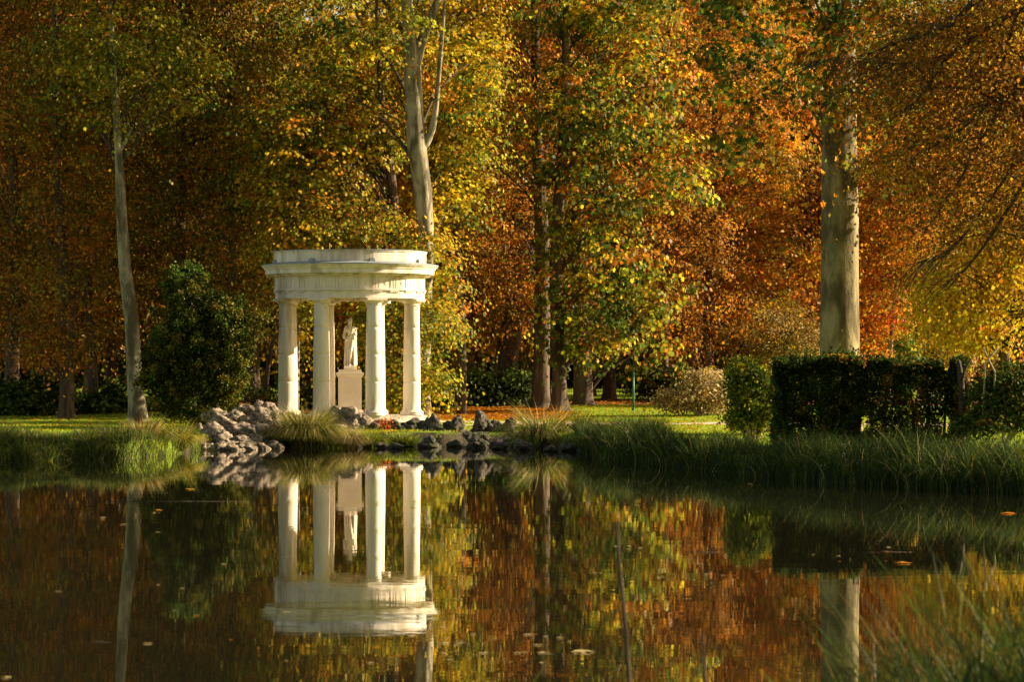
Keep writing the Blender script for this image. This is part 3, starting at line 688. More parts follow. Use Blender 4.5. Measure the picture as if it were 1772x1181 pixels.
def ftwig(px, py, w, label):
    D = F*EYE/(py-HZ); s = D/F; mb = MB()
    mb.tube([(X(px, D)-w*s/2, D, .001), (X(px, D), D+.12, .003), (X(px, D)+w*s/2, D+.05, .001)], [.002, .004, .002], 6)
    tag(mb.build('floating_twig', M['bark_mid']), label, 'twig')
ftwig(1214, 957, 66, 'pale twig floating left of the hedge reflection'); ftwig(1535, 957, 90, 'long reddish twig floating in the hedge reflection right of the trunk'); ftwig(300, 869, 260, 'long thin pale reed stem floating below the left bank'); ftwig(170, 1114, 40, 'short pale twig floating near the lower left corner'); ftwig(800, 777, 44, 'light streak of a stick floating at the foot of the dark rocks')

# ------------------------------------------------------------------ foliage things
def crown_mesh(name, ells, n, mix, size, shape='rhomb', origin=(0, 0, 0), mat='leaf', **k):
    cen, cols, cl = blob_leaves(ells, n, mix, size, **k)
    cen = cen-np.array(origin)[None]
    v, kk = leaf_verts(cen, np.full(n, size), shape, droop=.5, nb=LAST_NB)
    return npmesh(name, v, kk, n, M[mat], cols), cl

def trunk_tube(mb, pts, rad, sides=14, wobv=.12, seed=0, flare=0):
    # resample with a smooth curve
    P_ = [Vector(p) for p in pts]; out = []; rr = []
    for i in range(len(P_)-1):
        p0 = P_[max(i-1, 0)]; p1 = P_[i]; p2 = P_[i+1]; p3 = P_[min(i+2, len(P_)-1)]
        for j in range(6):
            t = j/6
            out.append(.5*((2*p1)+(-p0+p2)*t+(2*p0-5*p1+4*p2-p3)*t*t+(-p0+3*p1-3*p2+p3)*t**3)); rr.append(rad[i]+(rad[i+1]-rad[i])*t)
    out.append(P_[-1]); rr.append(rad[-1])
    mb.tube(out, rr, sides, True, wobv, seed, flare); return out, rr

def limbs(mb, tp, tr, cl, n, seed=0, rmax=.09, droop=.0, zmin=None):
    r_ = random.Random(seed); cl = list(cl); r_.shuffle(cl)
    for c in cl[:n]:
        c = Vector(c); hd = min(tp, key=lambda p: (abs((p-c).z+.7*((p-c).xy.length))))
        a = hd; L = (c-a).length
        if L < .6: continue
        mid = a.lerp(c, .5)+Vector((0, 0, .16*L-droop*L)); q1 = a.lerp(mid, .5)+Vector((r_.uniform(-.1, .1), r_.uniform(-.1, .1), .06*L))
        q2 = mid.lerp(c, .55)+Vector((r_.uniform(-.15, .15), 0, .05*L))
        rb = min(rmax, .012*L+.012)
        mb.tube([a, q1, mid, q2, c], [rb, rb*.75, rb*.5, rb*.3, .006], 5, False)

def tree(name, label, D, trunk, crown, n, mix, size, bark='bark', shape='rhomb', group=None, flare=.5, nl=30, extra=None, cat='tree', sides=14, hang=0, clr=.50, per=75, wobv=.12, depth=None, leafmat='leaf', rmax=.09, limb_group=None, **kw):
    """trunk [(px,py,width_px)...] base first; crown [(px,py,rx,ry[,depth_m,dy])...]"""
    s = D/F
    bx = X(trunk[0][0], D); gz = float(hgt(bx, D))
    pts = [Vector((bx, D, gz-.12))]+[P(a, b_, D) for a, b_, _ in trunk[1:]]
    rad = [w_*s/2 for _, _, w_ in trunk]
    size *= .78; n = int(n*1.55)
    root = empty(name, (bx, D, gz), label, cat, group)
    sd_ = hash_(label)
    mb = MB(); tp, tr = trunk_tube(mb, pts, rad, sides, wobv, sd_ % 97, flare)
    if extra:
        kx = 1.2 if px_wide(trunk) else 1
        for e in extra: trunk_tube(mb, [P(a, b_, D-(1.0 if kx > 1 and b_ > -50 and a < 1950 else 0)) for a, b_, _ in e], [w_*s/2*kx for _, _, w_ in e], 10, .1, sd_ % 31)
    if px_wide(trunk):
        r_ = random.Random(3)
        for i in range(170):
            e = r_.choice(extra); k_ = r_.randrange(1, len(e)-1); t = r_.random()
            ax, ay = e[k_][0]+(e[k_+1][0]-e[k_][0])*t, e[k_][1]+(e[k_+1][1]-e[k_][1])*t
            if ay < -50 or ax > 1950: ax, ay = e[k_+1][0], e[k_+1][1]
            L = r_.uniform(50, 150); q0 = P(ax, ay, D-(1.0 if ay > -50 and ax < 1950 else 0)); dx, dy, dd = r_.uniform(-1, -.15), r_.uniform(.15, .9), r_.uniform(-1.2, 1.2)
            q1 = q0+Vector((dx*L*.5*s, dd*.5, -dy*L*.35*s)); q2 = q0+Vector((dx*L*s, dd, -dy*L*s*1.0))
            mb.tube([q0, q1, q2], [.017, .011, .005], 5, False)
    mb.build('trunk', M['twig' if px_wide(trunk) else bark], root)
    ells = []
    for e in crown:
        r = e[2]*s; ells.append(((X(e[0], D), D+(e[5] if len(e) > 5 else 0), Z(e[1], D)), (r, e[4] if len(e) > 4 else max(1.2, r*.8), e[3]*s)))
    if n:
        me, cl = crown_mesh('crown', ells, n, mix, size, shape, root.location, leafmat, hang=hang, clr=clr, per=per, **kw)
        link('crown', me, None, root, loc=(0, 0, 0))
        if nl:
            mb = MB(); limbs(mb, tp[4:], tr, cl, nl, sd_ % 1000, rmax); mb.build('branches', M['twig' if bark != 'plane_bark' else 'plane_bark'], root)
    return root
def px_wide(t): return t[0][0] > 2000
def hash_(s):
    h = 7
    for ch in s: h = (h*31+ord(ch)) % 100003
    return h

# -- the named big trees
tree('plane_tree', 'thick smooth pale trunked plane tree rising behind the clipped hedge on the right', 85,
     [(1453, 700, 76), (1453, 640, 69), (1453, 500, 66), (1453, 380, 65), (1452, 250, 62), (1451, 120, 60), (1450, 0, 57), (1446, -250, 50), (1430, -600, 34), (1440, -900, 12)],
     [(1330, 90, 150, 120, 3.2, -1.0), (1270, 200, 80, 80, 2, -.5), (1560, 190, 120, 150, 3, -.5), (1450, -60, 260, 120, 4), (1440, -400, 420, 320, 7), (1430, 110, 70, 100, 1.2, -1.5), (1400, 200, 50, 50, 1.0, -1.2)],
     16000, {'green': 6, 'olive': 3, 'lime': 1.0, 'orange': 1.2, 'rust': 1.6}, .23, 'plane_bark', 'star', flare=.15, nl=44, sides=28, wobv=.07, clr=.5, per=46,
     extra=[[(1430, 215, 20), (1420, 200, 16), (1413, 170, 12), (1411, 160, 3)]])
tree('plane_tree', 'forked pale trunked plane tree standing directly behind the right side of the temple', 112,
     [(730, 700, 34), (730, 640, 29), (734, 540, 27), (736, 430, 28), (732, 340, 30), (722, 250, 33), (717, 190, 30), (714, 120, 30), (708, 50, 22), (700, -60, 18), (690, -300, 10)],
     [(640, 90, 140, 90, 2.5, 3), (800, 130, 60, 110, 2.5, 2.5), (560, 170, 90, 90, 2.5, 1.5), (640, 250, 60, 70, 2, 2.5), (800, 290, 55, 85, 2, 3), (690, 60, 60, 50, .8, -1.0), (700, -140, 260, 130, 5), (700, -350, 240, 160, 5)],
     26000, {'yellow': 1.2, 'gold': 2, 'lime': 2.5, 'olive': 5, 'orange': .8, 'green': 1.5}, .19, 'white_bark', 'star', flare=.1, nl=40, sides=20, clr=.5,
     extra=[[(728, 255, 20), (738, 244, 16), (750, 215, 11), (757, 160, 9), (765, 60, 7), (770, 0, 5)], [(718, 120, 20), (733, 60, 17), (755, 8, 14), (780, -60, 10), (820, -200, 6)]])
tree('plane_tree', 'slender leaning pale trunked plane tree left of the dark green yew', 111,
     [(240, 712, 34), (232, 640, 27), (228, 560, 25), (217, 470, 22), (211, 380, 19), (207, 300, 15), (203, 230, 13), (196, 120, 11), (190, 0, 9), (185, -200, 6)],
     [(200, 60, 130, 80, 3), (195, 110, 45, 60, .8, -1.3), (215, 215, 40, 45, .8, -1.1), (120, 130, 90, 80, 2.5, 2), (290, 120, 90, 80, 2.5, 2), (200, -160, 200, 140, 4)],
     13000, {'olive': 4, 'green': 2, 'lime': 1, 'gold': .8}, .18, 'white_bark', 'star', flare=.2, nl=34, sides=16, clr=.7,
     extra=[[(205, 265, 8), (222, 235, 6), (228, 220, 3)]])
# drooping foliage mass in the centre
tree('plane_tree', 'plane tree with pale flared foot and low hanging yellow green branches right of the temple', 121,
     [(968, 705, 34), (968, 670, 26), (966, 600, 24), (962, 500, 22), (965, 380, 20), (975, 240, 18), (980, 60, 14), (985, -200, 8)],
     [(1040, 540, 70, 75, 2), (985, 470, 60, 100, 2), (1080, 420, 70, 90, 2, -.6), (1010, 330, 90, 90, 2.6), (1130, 520, 50, 45, 1.4, -.5), (1170, 300, 60, 70, 2), (960, 200, 90, 110, 3), (1080, 150, 110, 120, 3), (985, 590, 38, 40, 1.2, -.5), (1050, 605, 34, 28, 1, -.3), (1130, 590, 45, 26, 1, 0), (1000, -60, 200, 120, 4), (1190, 500, 12, 12, .4, -1)],
     17000, {'lime': 3.2, 'yellow': 1.2, 'olive': 4, 'green': 5, 'orange': 1.0, 'rust': 2.0, 'brown': 1}, .235, 'bark_mid', 'star', flare=1.0, nl=50, sides=22, clr=.46, per=44, hang=.25)
# brown trunked chestnuts
tree('chestnut_tree', 'thick brown trunk with flared roots just right of the dark leaning trunk behind the path', 124,
     [(935, 706, 48), (936, 690, 34), (936, 650, 29), (938, 560, 28), (938, 420, 25), (930, 250, 20), (925, 0, 14), (920, -200, 8)],
     [(900, 420, 80, 120, 3, 1.5), (860, 300, 80, 120, 3, 2.5), (900, 100, 110, 120, 4, 2), (890, 520, 50, 45, 1.8, 1), (900, -160, 160, 140, 4)],
     17000, {'rust': 5, 'brown': 3, 'orange': 2, 'olive': 1}, .19, 'bark_mid', flare=1.1, nl=60, sides=22)
tree('chestnut_tree', 'broad brown trunk right of the pale flared trunk behind the path', 128,
     [(1010, 706, 40), (1009, 680, 34), (1008, 640, 32), (1006, 540, 30), (1004, 400, 26), (1000, 150, 18), (1000, -100, 10)],
     [(1190, 420, 70, 110, 2.5, 1), (1110, 280, 110, 120, 3, 2.5), (1150, 100, 120, 110, 4, 2), (1180, 560, 70, 50, 2, 2), (1000, -60, 160, 140, 4)],
     18000, {'brown': 4, 'rust': 4, 'orange': 2.4, 'olive': 1}, .18, 'bark_mid', flare=.7, nl=90, sides=22)
tree('chestnut_tree', 'very thick dark leaning trunk between the temple and the brown flared trunks', 132,
     [(868, 700, 58), (872, 670, 48), (876, 620, 42), (886, 560, 36), (892, 500, 33), (900, 380, 28), (905, 150, 22), (905, -150, 12)],
     [(830, 480, 70, 90, 2.5, .5), (800, 420, 60, 80, 2.5, 1), (870, 250, 120, 150, 4, 3), (860, -60, 150, 150, 4), (850, 560, 55, 40, 2)],
     16000, {'rust': 4, 'brown': 4, 'orange': 1.5, 'olive': 1}, .19, 'bark', flare=.5, nl=60, sides=20)

G2 = 'brown leaved trees standing left of the temple'
tree('chestnut_tree', 'dark trunked rust leaved tree at the far left edge', 119, [(20, 700, 30), (22, 620, 24), (24, 540, 22), (25, 400, 18), (20, 150, 12), (20, -150, 6)],
     [(30, 480, 90, 110, 3), (-10, 300, 110, 130, 4), (60, 130, 120, 130, 4), (0, -80, 180, 120, 4)], 16000, {'rust': 4, 'brown': 4, 'olive': 5, 'orange': .5}, .19, nl=40)
tree('chestnut_tree', 'dark trunked orange leaved tree second from the left edge', 115, [(115, 702, 30), (116, 660, 25), (113, 560, 24), (110, 470, 20), (100, 300, 15), (95, 60, 10), (90, -150, 5)],
     [(110, 470, 75, 80, 2.5, -1), (70, 590, 55, 45, 1.8, -1), (130, 330, 90, 100, 3), (90, 160, 110, 110, 3.5), (100, -60, 140, 120, 4), (150, 560, 55, 50, 1.5, -.5)], 17000, {'orange': 1.6, 'rust': 3.5, 'brown': 3, 'gold': .5, 'olive': 3}, .17, nl=40,
     extra=[[(106, 440, 14), (80, 410, 10), (62, 360, 7)], [(122, 640, 7), (128, 560, 5), (132, 500, 3)]])
tree('chestnut_tree', 'dark thin trunked bronze leaved tree left of the leaning pale trunk', 120, [(160, 700, 22), (161, 640, 18), (155, 550, 16), (150, 430, 14), (150, 200, 10), (150, -100, 5)],
     [(165, 430, 45, 90, 2), (180, 540, 40, 40, 1.5), (190, 300, 80, 90, 3), (170, 150, 100, 110, 3), (160, -50, 130, 120, 4)], 14000, {'orange': 1.6, 'rust': 2.5, 'gold': .8, 'brown': 2.5, 'olive': 4}, .17, nl=34)
tree('chestnut_tree', 'dark upright trunk rising right above the yew shrub', 119, [(303, 705, 20), (305, 600, 18), (308, 480, 16), (312, 400, 15), (322, 200, 11), (325, -100, 6)],
     [(300, 330, 80, 110, 3), (350, 180, 100, 120, 3.5), (280, 450, 60, 70, 2), (320, -40, 160, 120, 4)], 16000, {'olive': 4, 'brown': 3, 'rust': 2, 'green': 1}, .18, nl=40,
     extra=[[(318, 700, 9), (320, 560, 8), (317, 430, 7), (320, 330, 4)]])
tree('chestnut_tree', 'straight dark trunk left of the temple behind the yew', 118, [(404, 705, 18), (404, 620, 15), (403, 480, 13), (400, 300, 10), (398, 50, 7), (398, -120, 4)],
     [(400, 400, 70, 110, 2.5), (440, 280, 90, 110, 3), (400, 120, 110, 120, 3.5), (430, 500, 50, 60, 2, 1), (400, -60, 150, 110, 4)], 16000, {'olive': 4, 'brown': 2, 'rust': 2, 'gold': 1.4, 'green': 1}, .18, nl=40)
for (px, lean, wd, D, lb) in [(438, 2, 9, 124, 'thin straight dark sapling trunk between yew and temple'), (458, 18, 9, 124.5, 'thin dark sapling trunk leaning right beside the left column'), (775, 4, 11, 127, 'thin dark sapling trunk right of the temple by the yellow bush'), (796, 8, 12, 127, 'slightly leaning dark sapling trunk nearer the thick dark trunk')]:
    tree('young_tree', lb, D, [(px, 700, wd), (px+lean*.3, 640, wd*.9), (px+lean, 560, wd*.8), (px+lean*1.3, 440, wd*.6), (px+lean, 250, wd*.4)],
         [(px+lean, 420, 50, 60, 2), (px, 300, 60, 70, 2)], 5000, {'olive': 3, 'rust': 3, 'brown': 2, 'gold': 1}, .17, nl=16, sides=8, flare=.2)
tree('young_tree', 'slim pale stemmed young tree seen between the two left columns', 114, [(514, 705, 8), (515, 620, 7), (517, 540, 6), (520, 400, 5), (522, 300, 4)],
     [(520, 540, 22, 28, 1), (560, 370, 80, 60, 2), (500, 420, 50, 40, 2), (520, 600, 12, 30, .6)], 6500, {'lime': 2, 'gold': 3, 'olive': 3}, .16, 'white_bark', 'star', nl=16, sides=8, flare=.1)
tree('maple_tree', 'golden green maple spreading its layered branches above the temple roof', 113.5,
     [(660, 700, 22), (668, 560, 20), (682, 400, 18), (676, 300, 16), (664, 210, 13), (655, 100, 8), (650, -50, 5)],
     [(560, 390, 95, 55, 2.5, -1), (650, 400, 75, 45, 2.2, -1), (560, 290, 90, 70, 3), (480, 330, 60, 60, 2.5), (480, 230, 80, 70, 3), (610, 200, 80, 80, 3, 1), (730, 440, 60, 50, 2.2, -.5), (760, 520, 40, 60, 2, 0)],
     26000, {'gold': 3, 'lime': 2.5, 'yellow': .6, 'olive': 4, 'orange': 1.2, 'green': 1.2, 'rust': 1}, .17, 'bark', 'star', nl=60, clr=.5, sides=12)
tree('maple_tree', 'green and gold understorey maple seen between the right hand columns', 110.6,
     [(690, 705, 8), (692, 640, 7), (690, 560, 6), (686, 480, 4)],
     [(680, 600, 32, 55, .8), (690, 680, 30, 30, .8), (640, 560, 22, 36, .7), (705, 535, 30, 28, .7), (745, 650, 22, 36, .8), (752, 560, 20, 40, .7)], 6500, {'lime': 4, 'gold': 2, 'olive': 3, 'green': 1}, .16, 'bark', 'star', nl=24, sides=8, flare=.1)
tree('maple_tree', 'bright golden yellow maple glowing behind the forked pale trunk', 118,
     [(800, 695, 16), (798, 560, 14), (790, 400, 11), (785, 200, 8), (780, 0, 4)],
     [(800, 270, 60, 90, 2.5), (770, 150, 70, 110, 3), (830, 100, 50, 90, 2.5), (760, 360, 50, 50, 2), (780, 20, 90, 80, 3)], 8500, {'yellow': 4, 'gold': 3, 'lime': 2, 'olive': 3, 'rust': 1}, .2, nl=24, sides=10)
tree('maple_tree', 'small yellow leaved tree low behind the saplings right of the temple', 150,
     [(762, 692, 8), (762, 660, 7), (764, 600, 5)], [(765, 640, 32, 36, 2), (745, 655, 20, 24, 1.4)], 3500, {'yellow': 5, 'gold': 3}, .17, nl=8, sides=8, flare=.1)
# orange trees on the right
tree('maple_tree', 'orange red leaved maple left of the thick pale trunk', 134,
     [(1222, 690, 24), (1222, 640, 21), (1222, 590, 19), (1228, 480, 17), (1235, 300, 13), (1240, 60, 8), (1240, -100, 5)],
     [(1260, 400, 80, 100, 3, -1), (1320, 300, 80, 100, 3), (1230, 280, 70, 90, 2.5), (1340, 450, 70, 80, 2.5, -1), (1270, 520, 70, 50, 2), (1280, 120, 110, 110, 4), (1250, -60, 150, 120, 4)],
     24000, {'orange': 3.5, 'rust': 3, 'red': .2, 'gold': 1.4, 'brown': 2.2, 'olive': 2}, .18, 'bark', 'star', nl=50)
tree('maple_tree', 'orange red leaved maple right of the thick pale trunk', 134,
     [(1537, 700, 10), (1538, 640, 8), (1543, 580, 7), (1550, 500, 6), (1556, 380, 5), (1560, 250, 3)],
     [(1530, 500, 48, 90, 2), (1570, 430, 55, 70, 2.2), (1520, 590, 32, 36, 1.3), (1560, 330, 80, 80, 2.6), (1600, 260, 80, 80, 2.6)],
     15000, {'orange': 5, 'rust': 2.5, 'red': .6, 'gold': 1.5, 'brown': 1, 'olive': 1}, .17, 'white_bark', 'star', nl=40, sides=8, flare=.1)
tree('chestnut_tree', 'copper brown leaved tree filling the gap left of the thick pale trunk', 143,
     [(1150, 690, 16), (1150, 600, 14), (1155, 450, 12), (1160, 250, 9), (1165, 0, 5)],
     [(1200, 480, 90, 90, 3), (1150, 350, 90, 100, 3), (1220, 200, 110, 120, 4), (1160, 60, 110, 100, 4)], 17000, {'rust': 5, 'orange': 2, 'brown': 3}, .19, nl=50)
tree('bare_shrub', 'tall twiggy golden brown shrub just left of the thick pale trunk', 127,
     [(1360, 700, 9), (1360, 660, 7), (1362, 620, 5), (1366, 560, 3)], [(1355, 570, 62, 58, 2), (1320, 620, 40, 40, 1.4), (1395, 600, 28, 50, 1.2)], 8000, {'brown': 3, 'gold': 1.4, 'olive': 2, 'straw': 1.2}, .10, 'bark', 'rhomb', nl=60, sides=8, flare=.1, cat='shrub')
for (px, lb, D) in [(1605, 'slim pale stem standing behind the hedge, left of a pair', 130), (1628, 'slim pale stem standing behind the hedge, right of a pair', 130)]:
    tree('young_tree', lb, D, [(px, 700, 6), (px, 640, 5), (px+3, 560, 4), (px+6, 480, 3)], [(px+10, 470, 40, 40, 1.5), (px, 580, 26, 40, 1)], 2600, {'olive': 3, 'rust': 3, 'green': 2}, .14, 'white_bark', nl=12, sides=8, flare=.1)
tree('maple_tree', 'brilliant golden leaved maple hanging low above the right hand hedge', 94,
     [(1735, 700, 22), (1738, 600, 20), (1745, 480, 18), (1760, 300, 14), (1775, 80, 9), (1780, -150, 4)],
     [(1650, 540, 62, 40, 2), (1700, 585, 50, 26, 1.4), (1690, 480, 75, 35, 2.2), (1740, 430, 60, 40, 2.2), (1620, 500, 50, 26, 2), (1750, 520, 45, 60, 2), (1800, 300, 60, 120, 2.5)],
     17000, {'gold': 4, 'yellow': 6, 'orange': 1.5, 'olive': 1}, .15, 'bark', 'star', nl=50, clr=.42)
# overhanging tree off the right edge
over = tree('beech_tree', 'rust leaved tree outside the right edge whose long dark branches arch over the picture', 79,
     [(2060, 700, 60), (2060, 500, 52), (2050, 250, 46), (2040, 0, 40), (2030, -300, 26), (2020, -600, 10)],
     [(1650, 110, 150, 60, 2.5), (1720, 250, 110, 90, 2.5), (1620, 260, 90, 60, 2, .5), (1560, 60, 90, 50, 2), (1760, 60, 160, 100, 3), (1740, 380, 60, 50, 1.6), (2000, -200, 200, 160, 4), (1900, 250, 100, 150, 3), (1600, 180, 120, 60, 2), (1700, 20, 120, 60, 2), (1500, 130, 60, 40, 1.5), (1760, 150, 120, 80, 2), (1660, 360, 100, 60, 2), (1560, 300, 60, 50, 1.6)],
     40000, {'rust': 4, 'orange': 1.6, 'brown': 5, 'gold': .9, 'olive': 1.5, 'lime': .3}, .13, 'bark', 'rhomb', nl=30, clr=.6, per=60, hang=.25,
     extra=[[(2045, 160, 26), (1950, 10, 20), (1860, -60, 16), (1772, -35, 12), (1690, 0, 9), (1640, 45, 7), (1560, 70, 4), (1500, 95, 2)],
            [(2045, 200, 22), (1940, 60, 15), (1850, 0, 12), (1760, 20, 9), (1690, 60, 6), (1640, 100, 5), (1590, 170, 3), (1530, 215, 1.5)],
            [(2050, 300, 20), (1940, 160, 13), (1840, 110, 9), (1760, 150, 7), (1700, 240, 5), (1650, 330, 3), (1600, 400, 1.5)],
            [(1760, 20, 6), (1740, 90, 5), (1715, 170, 4), (1655, 230, 3), (1560, 280, 1.5)],
            [(2050, 350, 18), (1920, 260, 11), (1820, 250, 8), (1765, 330, 6), (1700, 430, 4), (1640, 500, 2)],
            [(1830, 130, 6), (1800, 230, 5), (1745, 300, 4), (1650, 430, 2), (1590, 455, 1)],
            [(1690, 60, 4), (1650, 90, 3), (1560, 110, 2), (1480, 100, 1.2), (1360, 110, 1)]])
tree('yew_tree', 'dark evergreen foliage intruding at the right edge above the hedge', 70, [(1830, 800, 20), (1828, 650, 16), (1825, 520, 12), (1822, 420, 6)],
     [(1800, 530, 48, 60, 1.2), (1775, 580, 34, 22, .8), (1850, 600, 60, 80, 1.4), (1980, 520, 130, 130, 3), (2060, 380, 120, 150, 3.2), (2140, 560, 140, 130, 4.2, -5), (2160, 350, 130, 150, 4, -4)], 34000, {'dark': 5, 'brown': 2}, .10, 'bark', nl=20, leafmat='needle', clr=.3)  # edge lobes are the visible yew; big outer lobes added unseen to shade reeds

# ------------------------------------------------------------------ shrubs
def shrub(name, label, px, py, D, ells, n, mix, size, shape='rhomb', stems=5, bark='bark', mat='leaf', group=None, cat='shrub', clr=.25, per=30, dirs=None, **k):
    s = D/F; bx = X(px, D); gz = float(hgt(bx, D)); root = empty(name, (bx, D, gz), label, cat, group)
    es = [((X(e[0], D), D+(e[5] if len(e) > 5 else 0), Z(e[1], D)), (e[2]*s, e[4] if len(e) > 4 else e[2]*s*.8, e[3]*s)) for e in ells]
    cen, cols, cl = blob_leaves(es, n, mix, size, clr=clr, per=per, **k)
    ok = cen[:, 2] > gz+.02; cen = cen[ok]; cols = cols[ok]; nbv = LAST_NB[ok]
    dd = None
    if dirs: 
        dd = cen-np.array([bx, D, gz+.5])[None]; dd /= np.linalg.norm(dd, axis=1)[:, None]; dd[:, 2] += .9
    v, kk = leaf_verts(cen-np.array(root.location)[None], np.full(len(cen), size), shape, dirs=dd, nb=nbv)
    link('foliage', npmesh('foliage', v, kk, len(cen), M[mat], cols), None, root, loc=(0, 0, 0))
    mb = MB(); r_ = random.Random(hash_(label))
    for i in range(stems):
        c = Vector(cl[r_.randrange(len(cl))]); a = Vector((bx+r_.uniform(-.1, .1), D+r_.uniform(-.1, .1), gz-.05)); mid = a.lerp(c, .5)+Vector((r_.uniform(-.1, .1), r_.uniform(-.1, .1), .1))
        mb.tube([a, mid, c], [.035, .022, .006], 6, False)
    mb.build('stems', M[bark], root); return root
def shoot_shrub(name, label, px, py, D, ells, nshoot, per, mix, tipmix, size, L0=.75, bark='bark'):
    """foliage carried on outward and upward pointing shoots, so the outline stays ragged"""
    s = D/F; bx = X(px, D); gz = float(hgt(bx, D)); root = empty(name, (bx, D, gz), label, 'shrub')
    vol = np.array([e[2]*e[3] for e in ells], float); vol /= vol.sum(); w = rng.choice(len(ells), nshoot, p=vol)
    c = np.array([(X(e[0], D), D, Z(e[1], D)) for e in ells]); rr = np.array([(e[2]*s, e[4], e[3]*s) for e in ells])
    d = rng.normal(size=(nshoot, 3)); d /= np.linalg.norm(d, axis=1)[:, None]
    st_ = c[w]+d*rr[w]*(.35+.5*rng.random(nshoot))[:, None]
    out = d*.8+np.array([0, 0, .75])+rng.normal(size=(nshoot, 3))*.35; out /= np.linalg.norm(out, axis=1)[:, None]
    L = L0*(.35+rng.random(nshoot)**1.3)
    idx = np.repeat(np.arange(nshoot), per); t = rng.random(len(idx))**.8
    rad = (.19*(1-t)**.6+.03)
    p = st_[idx]+out[idx]*(L[idx]*t)[:, None]+rng.normal(size=(len(idx), 3))*rad[:, None]*np.array([1, 1, .8])
    cols = pal_cols(len(idx), mix, idx); tc_ = pal_cols(len(idx), tipmix, idx); m_ = (t > .72) & (rng.random(nshoot)[idx] < .6); cols[m_] = tc_[m_]
    ok = p[:, 2] > gz+.03; p = p[ok]; cols = cols[ok]
    dd = out[idx][ok]+rng.normal(size=(ok.sum(), 3))*.5
    v, kk = leaf_verts(p-np.array(root.location)[None], np.full(len(p), size), 'rhomb', upbias=.1, dirs=dd)
    link('foliage', npmesh('foliage', v, kk, len(p), M['needle'], cols), None, root, loc=(0, 0, 0))
    mb = MB()
    for i in range(0, nshoot, max(1, nshoot//60)):
        a_ = Vector((bx, D, gz-.05)); b_ = Vector(st_[i]); e_ = Vector(st_[i]+out[i]*L[i]*.8)
        mb.tube([a_, a_.lerp(b_, .5)+Vector((0, 0, -.1)), b_, e_], [.05, .03, .016, .005], 6, False)
    mb.build('stems', M[bark], root); return root
shoot_shrub('yew_shrub', 'large dark green spreading yew shrub with gold tipped shoots on the left bank', 345, 735, 101,
      [(335, 560, 40, 50, 1.0), (350, 625, 62, 60, 1.5), (395, 575, 34, 44, .9), (345, 680, 68, 46, 1.6), (292, 610, 34, 50, 1.1), (412, 605, 16, 30, .6), (330, 715, 56, 22, 1.2), (385, 650, 40, 50, 1.1), (283, 655, 26, 40, .9)],
      620, 190, {'yew': 6, 'green': 1.2, 'tips': .7}, {'tips': 4, 'green': 1}, .085)
shoot_shrub('yew_shrub', 'upright brighter green crest of foliage rising behind the dark yew', 335, 735, 103, [(330, 515, 30, 30, .8), (322, 490, 14, 16, .4), (372, 545, 28, 22, .7)], 120, 170, {'green': 4, 'yew': 3}, {'green': 2, 'tips': 1}, .085, .6)
for i, (px, D, ex, lb) in enumerate([(30, 117, [(30, 690, 55, 26)], 'low glossy green laurel bush at the far left edge'), (95, 118, [(85, 682, 34, 22), (70, 668, 14, 16)], 'low green laurel bush in front of the second dark trunk'), (195, 119, [(195, 690, 26, 28), (180, 700, 40, 14)], 'round dark laurel bush beside the leaning pale trunk'), (140, 121, [(140, 700, 60, 12)], 'low ground hugging laurel between the left bushes'), (330, 122, [(300, 705, 90, 14)], 'low dark undergrowth bush behind the yew')]):
    shrub('laurel_bush', lb, px, 705, D, ex, 5200, {'green': 5, 'dark': 4, 'lime': .5}, .16, 'rhomb', 6, clr=.3)
shrub('laurel_bush', 'dark bush at the foot of the thick leaning trunk', 830, 700, 126, [(825, 675, 34, 34), (890, 672, 34, 36), (800, 690, 22, 18)], 9000, {'dark': 7, 'green': 2}, .15, clr=.35)
shrub('laurel_bush', 'dark low bush between the temple columns and the trees', 620, 700, 124, [(560, 690, 60, 22), (640, 690, 50, 26), (470, 690, 40, 16)], 8000, {'dark': 5, 'green': 2, 'brown': 1, 'rust': 1}, .15, clr=.35)
shrub('laurel_bush', 'small dark bush below the yellow tree right of the temple', 748, 700, 122, [(742, 690, 22, 22), (757, 680, 14, 16)], 3000, {'dark': 5, 'green': 2}, .13, clr=.3)
shrub('laurel_bush', 'dark bush in the shade behind the green post', 1120, 680, 140, [(1115, 655, 30, 30), (1160, 665, 40, 30)], 6000, {'dark': 4, 'green': 3, 'olive': 2}, .15, clr=.35)
shrub('dry_bush', 'pale dry straw coloured bush on the sunlit lawn left of the hedge', 1215, 708, 117, [(1225, 672, 30, 34, 1), (1180, 690, 36, 20, .9), (1245, 690, 22, 26, .8), (1150, 690, 18, 14, .6), (1205, 655, 20, 12, .6)], 9000, {'straw': 6, 'gold': .6, 'brown': 1.2}, .10, 'rhomb', 26, 'dry_twig', clr=.22)
